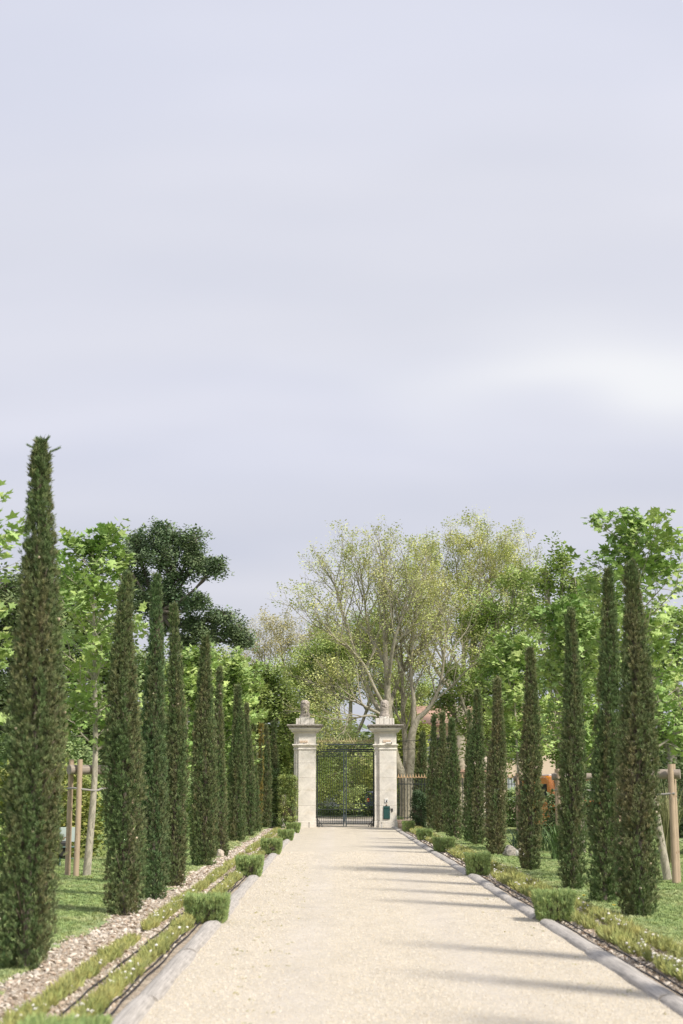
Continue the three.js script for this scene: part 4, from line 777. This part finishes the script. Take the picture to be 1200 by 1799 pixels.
// pedestals and seated stone lions seen from behind
function lion(x, label, plabel, seed, mirrored) {
  const ped = thing('statue_pedestal', plabel, 'pedestal', [x, 4.585, -GATE - 0.45]);
  const widths = mirrored ? [0.19, 0.19, 0.26, 0.12, 0.1] : [0.1, 0.1, 0.43, 0.21]; let u = -widths.reduce((a, b) => a + b) / 2;
  widths.forEach((w, i) => { part('stone_block', box(w - 0.012, 0.29 + 0.01 * (i % 2), 0.62 - 0.03 * (i % 2), u + w / 2, 0.148, 0, 0.012), i % 2 ? MAT.stone : withRepeat(MAT.stone, 1.4), ped); u += w; });
  const t = thing('lion_statue', label, 'statue', [x + (mirrored ? 0.0 : -0.01), 4.875, -GATE - 0.45], 0, 'weathered statues on the gate pillars');
  const nu = 56, nv = 60, g = new THREE.PlaneGeometry(1, 1, nu, nv), p = g.attributes.position, h = 0.86;
  const prof = [[0, 0.86], [0.05, 0.98], [0.16, 1.0], [0.3, 0.93], [0.42, 0.9], [0.55, 0.98], [0.7, 1.02], [0.82, 0.98], [0.9, 0.85], [0.96, 0.6], [0.99, 0.3], [1, 0]];
  for (let j = 0; j <= nv; j++) for (let i = 0; i <= nu; i++) {
    const s = j / nv, a = (i % nu) / nu * 6.2832, mane = smooth(0.36, 0.5, s), cx = Math.cos(a), cz = Math.sin(a);   // +z is the back, toward the drive
    let r = 0.205 * along(prof, s);
    r *= 1 + mane * (0.16 * noise(cx * 3.4 + seed, s * 13, cz * 3.4) + 0.09 * noise(cx * 8, s * 26, cz * 8 + seed)) + (1 - mane) * (0.05 * noise(cx * 4, s * 9 + seed, cz * 4));
    r *= 1 + 0.16 * Math.exp(-Math.pow((s - 0.14) / 0.11, 2)) * Math.pow(Math.abs(cx), 2);             // haunches
    r *= 1 - 0.1 * (1 - mane) * Math.exp(-Math.pow(cx / 0.16, 2)) * (cz > 0 ? 1 : 0);                   // spine
    const lift = cz < 0 ? 0.25 * smooth(0.5, 0, s) : 0;                                                // chest and forelegs reach forward
    p.setXYZ(j * (nu + 1) + i, cx * r, s * h, cz * r * (1.05 + lift));
  }
  const idx = g.index.array; for (let i = 0; i < idx.length; i += 3) { const q = idx[i]; idx[i] = idx[i + 1]; idx[i + 1] = q; }
  g.computeVertexNormals();
  const stone = withRepeat(MAT.oldStone, 3); stone.color = rgb(1.45, 1.4, 1.4);
  part('body', g, stone, t);
  const tail = curve([V(0.06, 0.05, 0.2), V(0.0, 0.035, 0.26), V(-0.12, 0.035, 0.24), V(-0.22, 0.05, 0.12), V(-0.235, 0.085, 0.05)], 14); part('tail', new Wood().tube(tail, tail.map((_, k) => 0.035 - 0.0005 * k), 8, true).geometry(), MAT.stone, t);
  for (const s of [-1, 1]) { const paw = new THREE.SphereGeometry(1, 14, 10); paw.scale(0.06, 0.045, 0.11); paw.translate(s * 0.14, 0.045, 0.13); part('hind_paw', paw, MAT.stone, t); const leg = new THREE.CapsuleGeometry(0.05, 0.3, 4, 10); leg.translate(s * 0.08, 0.2, -0.22); part('foreleg', leg, stone, t); }
}
lion(PXL + 0.0, 'weathered seated stone lion on the pillar beside the hedge', 'pale block pedestal under the lion beside the hedge', 3, false);
lion(PXR - 0.02, 'weathered seated stone lion on the letterbox pillar', 'pale block pedestal under the lion on the letterbox pillar', 9, true);
// plaques, camera, intercom, letterbox
function plaque(px, py, w, h, label, seed) {
  const c = document.createElement('canvas'); c.width = 256; c.height = 64; const x = c.getContext('2d'), R = rng(seed);
  x.fillStyle = '#e2d6c4'; x.fillRect(0, 0, 256, 64); x.strokeStyle = '#b08f6e'; x.lineWidth = 8; x.strokeRect(4, 4, 248, 56); x.fillStyle = '#a8744e';
  for (let k = 0; k < 4; k++) { let u = 24 + k * 56; for (let q = 0; q < 3; q++) { const w2 = 9 + 5 * R(); x.fillRect(u, 22 + 4 * R(), w2, 18); u += w2 + 3; } }
  const map = new THREE.CanvasTexture(c); map.colorSpace = THREE.SRGBColorSpace;
  const p = at(px, py, GATE), t = solid('stone_plaque', box(w, h, 0.03, 0, 0, 0), std({ map }), label, 'plaque'); t.position.set(p.x, p.y, -GATE + 0.016);
}
plaque(533.5, 1302.8, 0.36, 0.085, 'small carved plaque on the pillar beside the hedge', 1); plaque(679.5, 1302, 0.34, 0.085, 'small carved plaque on the letterbox pillar', 2);
const onPillar = (px, py, z = 0) => { const p = at(px, py, GATE); return V(p.x, p.y, -GATE + z); };
{ const p = onPillar(534, 1308), m = solid('sensor_box', box(0.055, 0.05, 0.04, 0, 0, 0.02, 0.008), MAT.black, 'small black sensor box below the plaque beside the hedge', 'sensor'); m.position.copy(p).setY(p.y + 0.01); }
{
  const p = onPillar(683, 1305.5), t = thing('security_camera', 'small white security camera on the letterbox pillar moulding', 'camera', p);
  part('housing', rod(V(-0.13, 0, 0.1), V(0.1, 0, 0.12), 0.034, 12), MAT.white, t); part('bracket', rod(V(-0.05, -0.06, 0.0), V(-0.05, -0.01, 0.1), 0.014, 8), MAT.white, t); part('lens', rod(V(0.1, 0, 0.12), V(0.14, 0, 0.123), 0.036, 12), MAT.black, t);
}
{
  const p = onPillar(678.7, 1406.5), t = thing('intercom', 'white intercom panel above the green letterbox', 'intercom', p);
  part('panel', box(0.15, 0.17, 0.03, 0, 0, 0.015, 0.008), MAT.white, t); part('handset', box(0.035, 0.085, 0.03, 0.02, -0.01, 0.045, 0.01), MAT.black, t);
  const b = onPillar(679, 1414.5), k = thing('key_switch', 'small brown key switch between intercom and letterbox', 'switch', b); part('plate', box(0.06, 0.06, 0.02, 0, 0, 0.01, 0.004), MAT.rust, k); part('barrel', rod(V(0, -0.01, 0.02), V(0, -0.01, 0.04), 0.013, 10), MAT.black, k);
  const l = onPillar(679.3, 1427.5), L = thing('letterbox', 'dark green metal letterbox set in the pillar', 'letterbox', l);
  part('frame', box(0.3, 0.57, 0.03, 0, 0, 0.015, 0.006), MAT.greenPaint, L); part('door', box(0.26, 0.41, 0.03, 0, -0.06, 0.04, 0.006), MAT.greenPaint, L); part('slot_flap', box(0.22, 0.07, 0.02, 0, 0.21, 0.04, 0.006), MAT.greenPaint, L); part('lock', rod(V(0.09, -0.05, 0.05), V(0.09, -0.05, 0.065), 0.012, 10), MAT.rust, L);
  const hnd = onPillar(689, 1423), Hd = thing('bell_pull', 'black bell push beside the green letterbox', 'bell', hnd); part('plate', box(0.06, 0.14, 0.035, 0, 0, 0.018, 0.01), MAT.black, Hd); part('arm', rod(V(-0.13, 0.06, 0.03), V(-0.02, 0.05, 0.03), 0.012, 8), MAT.black, Hd);
}
[[543, 'grey', 'thin grey post at the foot of the pillar beside the hedge'], [670.5, 'white', 'thin white post at the foot of the letterbox pillar']].forEach(([px, c, label]) => {
  const p = at(px, 1452, GATE - 0.25), t = thing('marker_post', label, 'post', [p.x, 0, -GATE + 0.25]); part('tube', rod(V(0, -0.03, 0), V(0, 0.26, 0), 0.022, 10), c === 'white' ? MAT.white : MAT.rope, t); part('photocell', box(0.035, 0.035, 0.03, 0, 0.22, 0.02, 0.005), MAT.black, t);
});

// ================================================================ THE GATE
const gx0 = at(554.6, 1452, GATE).x, gx1 = at(659.3, 1452, GATE).x, gm = at(606.2, 1452, GATE).x, GZ = -GATE - 0.5;
function scroll(cx, cy, r, turns, s, z = 0, thick = 0.012) { const pts = []; for (let k = 0; k <= 26; k++) { const a = k / 26 * turns * 6.283, q = r * (1 - 0.8 * k / 26); pts.push(V(cx + s * Math.cos(a) * q, cy + Math.sin(a) * q, z)); } return new Wood().tube(pts, pts.map(() => thick), 5, true).geometry(); }
function leafOfGate(hinge, meet, label) {
  const w = Math.abs(meet - hinge) - 0.02, s = Math.sign(meet - hinge), t = thing('gate_leaf', label, 'gate', [hinge, 0, GZ], 0, 'leaves of the iron gate');
  const X = (u) => s * u;
  part('stile', box(0.06, 3.36, 0.05, X(0.04), 0.05 + 1.68, 0, 0.008), MAT.iron, t); part('stile', box(0.05, 3.36, 0.055, X(w - 0.035), 0.05 + 1.68, 0, 0.008), MAT.stile, t);
  for (const [y, h] of [[3.39, 0.05], [3.18, 0.035], [1.04, 0.04], [0.81, 0.04], [0.16, 0.05]]) part('rail', box(w - 0.12, h, 0.04, X(w / 2), y, 0), MAT.iron, t);
  const n = 11, g1 = rod(V(0, 1.06, 0), V(0, 3.165, 0), 0.0095), g2 = rod(V(0, 0.185, 0), V(0, 0.79, 0), 0.0095);
  for (let k = 0; k < n; k++) { const u = 0.08 + (w - 0.17) * (k + 0.6) / (n + 0.2); for (const g of [g1, g2]) { const b = part('bar', g, MAT.iron, t); b.position.x = X(u); } }
  for (const u of [0.22, 0.5, 0.78]) part('scroll', merged([scroll(X(w * u - 0.07), 3.28, 0.065, 1.4, 1), scroll(X(w * u + 0.07), 3.28, 0.065, 1.4, -1)]), MAT.iron, t);
  for (const u of [0.2, 0.4, 0.6, 0.8]) part('scroll', scroll(X(w * u), 0.925, 0.07, 1.5, s, 0, 0.01), MAT.iron, t);
  if (s > 0) { part('lock_case', box(0.12, 0.3, 0.07, X(w - 0.02), 0.42, 0.03, 0.01), MAT.stile, t); }
  return t;
}
leafOfGate(gx0 + 0.02, gm, 'dark green iron gate leaf hung on the pillar beside the hedge'); leafOfGate(gx1 - 0.02, gm, 'dark green iron gate leaf hung on the letterbox pillar');
{
  const t = thing('gate_transom', 'fixed iron transom above the gate with gilded spikes', 'transom', [gx0, 0, GZ]), w = gx1 - gx0;
  part('beam', box(w + 0.06, 0.07, 0.07, w / 2, 3.475, 0), MAT.iron, t); part('upper_rail', box(w + 0.04, 0.055, 0.05, w / 2, 3.71, 0), MAT.stile, t);
  for (let k = 0; k < 7; k++) part('scroll', merged([scroll(w * (k + 0.5) / 7 - 0.07, 3.6, 0.06, 1.4, 1, 0, 0.01), scroll(w * (k + 0.5) / 7 + 0.07, 3.6, 0.06, 1.4, -1, 0, 0.01)]), MAT.iron, t);
  const tall = merged([new THREE.ConeGeometry(0.026, 0.15, 6).translate(0, 0.235, 0), new THREE.CylinderGeometry(0.012, 0.012, 0.17, 6).translate(0, 0.08, 0), new THREE.SphereGeometry(0.024, 8, 6).translate(0, 0.15, 0), scroll(-0.04, 0.11, 0.032, 1.2, 1, 0, 0.009), scroll(0.04, 0.11, 0.032, 1.2, -1, 0, 0.009)]);
  const short = merged([new THREE.ConeGeometry(0.022, 0.09, 6).translate(0, 0.13, 0), new THREE.CylinderGeometry(0.011, 0.011, 0.09, 6).translate(0, 0.045, 0)]);
  for (let k = 0; k < 45; k++) { const m = part('spike', k % 2 ? tall : short, MAT.gilt, t); m.position.set(0.06 + (w - 0.12) * k / 44, 3.737, 0); }
}
[[gx0, 1, 'curved iron door stop at the foot of the pillar beside the hedge'], [gx1, -1, 'curved iron door stop at the foot of the letterbox pillar']].forEach(([x, s, label]) => {
  const t = thing('scroll_brace', label, 'bracket', [x, 0, GZ + 0.14]), pts = curve([V(s * 0.05, 0.5, 0), V(s * 0.07, 0.4, 0), V(s * 0.2, 0.2, 0), V(s * 0.28, 0.1, 0), V(s * 0.285, 0.02, 0)], 16);
  part('curved_bar', new Wood().tube(pts, pts.map(() => 0.017), 7, true).geometry(), MAT.iron, t); part('scroll', scroll(s * 0.14, 0.06, 0.07, 1.5, s, 0, 0.015), MAT.iron, t); part('knob', new THREE.SphereGeometry(0.03, 10, 8).translate(s * 0.05, 0.51, 0), MAT.iron, t);
});
// railing with its low wall
{
  const x0 = PXR + 0.5, x1 = x0 + 6.2, z = -GATE - 0.55, w = thing('low_wall', 'low pinkish stone wall under the iron railing', 'wall', [x0, 0, z]);
  for (let r = 0; r < 2; r++) { let u = 0.01, k = 0; while (u < 6.1) { const l = 0.46 + 0.22 * Math.abs(Math.sin(k * 3.7 + r * 2)), e = Math.min(l, 6.2 - u); part('stone_block', box(e - 0.012, 0.175, 0.3 - 0.01 * (k % 2), u + e / 2, 0.07 + r * 0.185, 0, 0.012), std({ map: stoneMap, color: rgb(0.62, 0.5 + 0.04 * (k % 3), 0.46) }), w); u += l; k++; } }
  const t = thing('iron_railing', 'dark iron railing with gilded spear tips on the low wall', 'railing', [x0, 0.35, z]), bar = rod(V(0, -0.02, 0), V(0, 1.85, 0), 0.016, 6), tip = merged([new THREE.ConeGeometry(0.03, 0.16, 6).translate(0, 1.98, 0), new THREE.SphereGeometry(0.03, 8, 6).translate(0, 1.88, 0), scroll(-0.045, 1.87, 0.03, 1.1, 1, 0, 0.008), scroll(0.045, 1.87, 0.03, 1.1, -1, 0, 0.008)]);
  for (const y of [0.08, 1.58]) part('rail', box(6.1, 0.035, 0.035, 3.06, y, 0), MAT.iron, t);
  const giltRust = std({ color: rgb(0.55, 0.38, 0.22), roughness: 0.6, metalness: 0.2 });
  for (let k = 0; k < 46; k++) { const b = part('bar', bar, MAT.iron, t), s = part('spear_tip', tip, giltRust, t); b.position.x = s.position.x = 0.1 + k * 0.132; }
}
// cables
[[[699, 1302], [737, 1299], [790, 1295]], [[698, 1316], [730, 1314], [800, 1312]]].forEach((c, i) => { const pts = curve([at(...c[0], GATE + 0.3), at(...c[1], 67.5).add(V(0, -0.05, 0)), at(...c[2], 78)], 20); solid('cable', new Wood().tube(pts, pts.map(() => 0.014), 5, true).geometry(), MAT.black, i ? 'lower black cable running from the letterbox pillar moulding toward the house' : 'upper black cable running from the letterbox pillar frieze toward the house', 'cable'); });

// ================================================================ BEYOND THE GATE: HOUSE, SHED, VEHICLES
{
  const D = 90, xl = at(744, 1400, D).x, xr = xl + 8.2, H = 5.6, t = thing('house', 'cream rendered house with terracotta roof behind the railing', 'house', [xl, 0, -D]), W = xr - xl, wall = std({ color: rgb(0.6, 0.51, 0.39) }), roof = std({ color: rgb(0.45, 0.29, 0.22) }), shut = std({ color: rgb(0.36, 0.42, 0.42) });
  // wall with real openings
  const s = new THREE.Shape([[0, 0], [W, 0], [W, H], [0, H]].map((p) => new THREE.Vector2(...p))), wins = [];
  for (const y of [0.95, 3.5]) for (const x of [0.75, 3.2, 5.7]) { wins.push([x, y]); s.holes.push(new THREE.Path([[x, y], [x, y + 1.45], [x + 0.95, y + 1.45], [x + 0.95, y]].map((p) => new THREE.Vector2(...p)))); }
  part('wall', new THREE.ExtrudeGeometry(s, { depth: 0.35, bevelEnabled: false }), wall, t); part('side_wall', box(0.35, H, 6.5, 0.175, H / 2, -3.26), wall, t); part('side_wall', box(0.35, H, 6.5, W - 0.175, H / 2, -3.26), wall, t); part('back_wall', box(W - 0.72, H, 0.3, W / 2, H / 2, -6.4), wall, t);
  for (const [x, y] of wins) {
    const f = part('window', merged([box(0.95, 0.07, 0.06, x + 0.475, y + 0.035, 0.1), box(0.95, 0.07, 0.06, x + 0.475, y + 1.415, 0.1), box(0.07, 1.31, 0.06, x + 0.035, y + 0.725, 0.1), box(0.07, 1.31, 0.06, x + 0.915, y + 0.725, 0.1), box(0.06, 1.31, 0.06, x + 0.475, y + 0.725, 0.1)]), MAT.white, t);
    part('pane', box(0.81, 1.31, 0.012, x + 0.475, y + 0.725, 0.07), std({ color: rgb(0.03, 0.035, 0.04), roughness: 0.08 }), f);
    for (const sx of [-0.27, 1.22]) part('shutter', box(0.48, 1.5, 0.05, x + sx, y + 0.72, 0.38), shut, t);
  }
  const rs = new THREE.Shape([[-0.5, 0], [3.6, 1.25], [7.6, 0], [7.6, 0.16], [3.6, 1.42], [-0.5, 0.16]].map((p) => new THREE.Vector2(...p))), rg = new THREE.ExtrudeGeometry(rs, { depth: W + 0.6, bevelEnabled: false }); rg.rotateY(Math.PI / 2); rg.translate(-0.3, H - 0.02, 0.65);
  const rf = part('roof', rg, roof, t); part('chimney', box(0.6, 1.2, 0.5, W * 0.7, H + 1.3, -2.6), wall, rf);
  const porchX = at(797, 1340, D).x - xl; part('porch_roof', box(3.4, 0.1, 1.5, porchX + 0.9, 2.62, 1.05).rotateX(0.0), roof, t);
  const g = thing('gable_annex', 'white walled annex with small tiled canopy beside the house', 'building', [at(792, 1400, 84).x, 0, -84]); part('wall', box(2.6, 4.3, 2.6, 1.3, 2.15, -1.3), std({ color: rgb(0.66, 0.6, 0.5) }), g); part('canopy', box(2.9, 0.12, 0.9, 1.3, 2.75, 0.35), roof, g); part('roof', new THREE.CylinderGeometry(0.02, 2.05, 0.7, 4).rotateY(Math.PI / 4).translate(1.3, 4.66, -1.3), roof, g);
}
{ // grey shed under the trees
  const p = at(570, 1412, 104), t = thing('storage_shed', 'grey panelled storage shed under the trees beyond the road', 'shed', [p.x, 0, -104]), m = std({ color: rgb(0.2, 0.22, 0.25), roughness: 0.6 }), W = 1.35;
  for (let k = 0; k < 5; k++) part('panel', box(W / 5 - 0.015, 1.5, 0.05, W * (k + 0.5) / 5, 0.8, 0.6 + 0.012 * (k % 2)), m, t);
  part('side_panel', box(0.05, 1.5, 1.2, 0.025, 0.8, -0.02), m, t); part('side_panel', box(0.05, 1.5, 1.2, W - 0.025, 0.8, -0.02), m, t); part('roof', box(W + 0.15, 0.06, 1.4, W / 2, 1.6, 0).rotateX(0.04), m, t); part('door_post', box(0.06, 1.55, 0.06, W + 0.1, 0.78, 0.6), MAT.white, t);
}
function vehicle(name, label, category, pos, turn, paint, o) {
  const t = thing(name, label, category, pos, turn), W = o.w, shape = new THREE.Shape(o.profile.map((p) => new THREE.Vector2(...p)));   // profile in (length, height); +x is the front
  const body = new THREE.ExtrudeGeometry(shape, { depth: W - 0.16, bevelEnabled: true, bevelThickness: 0.08, bevelSize: 0.06, bevelSegments: 3 }); body.translate(0, 0, -(W - 0.16) / 2);
  part('body', body, new THREE.MeshPhysicalMaterial({ color: paint, roughness: 0.35, clearcoat: 0.8 }), t);
  const glass = std({ color: rgb(0.02, 0.025, 0.03), roughness: 0.08 });
  for (const [a, b, w] of o.windows) {   // a and b: lower and upper points of an end window
    const dx = b[0] - a[0], dy = b[1] - a[1], L = Math.hypot(dx, dy), g = box(w, L, 0.03, 0, 0, 0, 0.012); g.rotateX(Math.atan2(dx, dy) * 0); const m = part('window', g, glass, t);
    m.position.set((a[0] + b[0]) / 2, (a[1] + b[1]) / 2, 0); m.rotation.order = 'YXZ'; m.rotation.y = Math.sign(a[0]) * Math.PI / 2; m.rotation.x = -Math.atan2(Math.abs(dx), dy);
  }
  for (const s of [-1, 1]) { for (const [x0, x1, y0, y1] of o.side) part('side_window', box(x1 - x0, y1 - y0, 0.02, (x0 + x1) / 2, (y0 + y1) / 2, s * (W / 2 + 0.002), 0.006), glass, t); }
  for (const x of o.wheels) for (const s of [-1, 1]) { const wh = part('wheel', new THREE.TorusGeometry(0.245, 0.085, 10, 24).translate(0, 0, 0), MAT.black, t); wh.position.set(x, 0.33, s * (W / 2 - 0.07)); part('rim', new THREE.CylinderGeometry(0.19, 0.19, 0.12, 16).rotateX(Math.PI / 2), std({ color: rgb(0.4, 0.4, 0.42), roughness: 0.3, metalness: 0.8 }), wh); }
  for (const [nm, x, y, z, w, h, c] of o.lamps) for (const s of [-1, 1]) part(nm, box(0.06, h, w, x, y, s * z, 0.015), std({ color: c, roughness: 0.2 }), t);
  for (const [nm, x, y, w, h, c] of o.plates) part(nm, box(0.04, h, w, x, y, 0, 0.008), std({ color: c, roughness: 0.6 }), t);
  return t;
}
{ // dark hatchback seen from the rear
  const p = at(667, 1412, 103);
  vehicle('parked_car', 'dark blue hatchback parked beyond the gate, rear lights showing', 'car', [p.x + 0.05, 0.0, -105], Math.PI / 2 - 0.1, rgb(0.02, 0.03, 0.045), { w: 1.75,
    profile: [[-1.95, 0.3], [-2.0, 0.55], [-1.95, 0.95], [-1.72, 1.42], [-1.5, 1.5], [0.3, 1.5], [1.05, 1.0], [1.85, 0.85], [2.0, 0.6], [1.95, 0.28]], windows: [[[-2.0, 0.98], [-1.8, 1.4], 1.3], [[1.1, 1.03], [0.42, 1.48], 1.3]], side: [[-1.5, -0.6, 1.02, 1.38], [-0.5, 0.3, 1.02, 1.38]], wheels: [-1.25, 1.25],
    lamps: [['tail_light', -2.0, 0.95, 0.68, 0.2, 0.22, rgb(0.5, 0.02, 0.02)]], plates: [['number_plate', -2.08, 0.75, 0.5, 0.12, rgb(0.55, 0.6, 0.3)], ['bumper', -2.06, 0.42, 1.5, 0.2, rgb(0.02, 0.02, 0.02)]] });
}
const van = vehicle('orange_van', 'orange van half hidden between cypresses and bushes', 'van', [8.95, 0, -57.5], -Math.PI / 2 + 0.15, rgb(0.75, 0.24, 0.02), { w: 1.9,
  profile: [[-2.2, 0.35], [-2.25, 2.05], [-2.1, 2.15], [1.0, 2.15], [1.35, 2.05], [1.85, 1.35], [2.15, 1.2], [2.25, 0.7], [2.2, 0.35]], windows: [[[1.98, 1.38], [1.48, 2.04], 1.5]], side: [[0.3, 1.2, 1.35, 1.9]], wheels: [-1.4, 1.4],
  lamps: [['headlight', 2.27, 0.95, 0.7, 0.28, 0.18, rgb(0.7, 0.7, 0.68)]], plates: [['grille', 2.3, 0.85, 0.8, 0.2, rgb(0.03, 0.03, 0.03)], ['bumper', 2.28, 0.5, 1.6, 0.18, rgb(0.03, 0.03, 0.03)]] });
part('roof', box(3.1, 0.06, 1.6, -0.55, 2.24, 0, 0.02), MAT.white, van);
{ // folding garden chair behind the square stakes
  const p = G(119, 1524), t = thing('garden_chair', 'folded green garden chair with pale back panel and dark bag', 'chair', p, 0.35), green = std({ color: rgb(0.12, 0.2, 0.18), roughness: 0.5 }), pale = std({ color: rgb(0.4, 0.47, 0.44), roughness: 0.7 });
  for (const s of [-1, 1]) { part('leg', rod(V(s * 0.19, 0, 0.14), V(s * 0.19, 0.86, -0.1), 0.013, 8), green, t); part('leg', rod(V(s * 0.17, 0, -0.2), V(s * 0.17, 0.46, 0.12), 0.013, 8), green, t); }
  part('back_panel', box(0.36, 0.32, 0.02, 0, 0.71, -0.045, 0.008).rotateX(-0.04), pale, t); part('seat', box(0.36, 0.02, 0.34, 0, 0.45, 0.1, 0.008), green, t); part('crossbar', rod(V(-0.19, 0.2, 0.085), V(0.19, 0.2, 0.085), 0.01, 8), green, t);
  const b = thing('dark_bag', 'dark bag hanging on the green garden chair', 'bag', [p.x - 0.05, 0.22, p.z + 0.16], 0.35); part('pouch', box(0.26, 0.36, 0.12, 0, 0.18, 0, 0.05), MAT.black, b); part('strap', scroll(0, 0.38, 0.09, 0.5, 1, 0, 0.01), MAT.rust, b);
}
renderer.render(scene, camera);
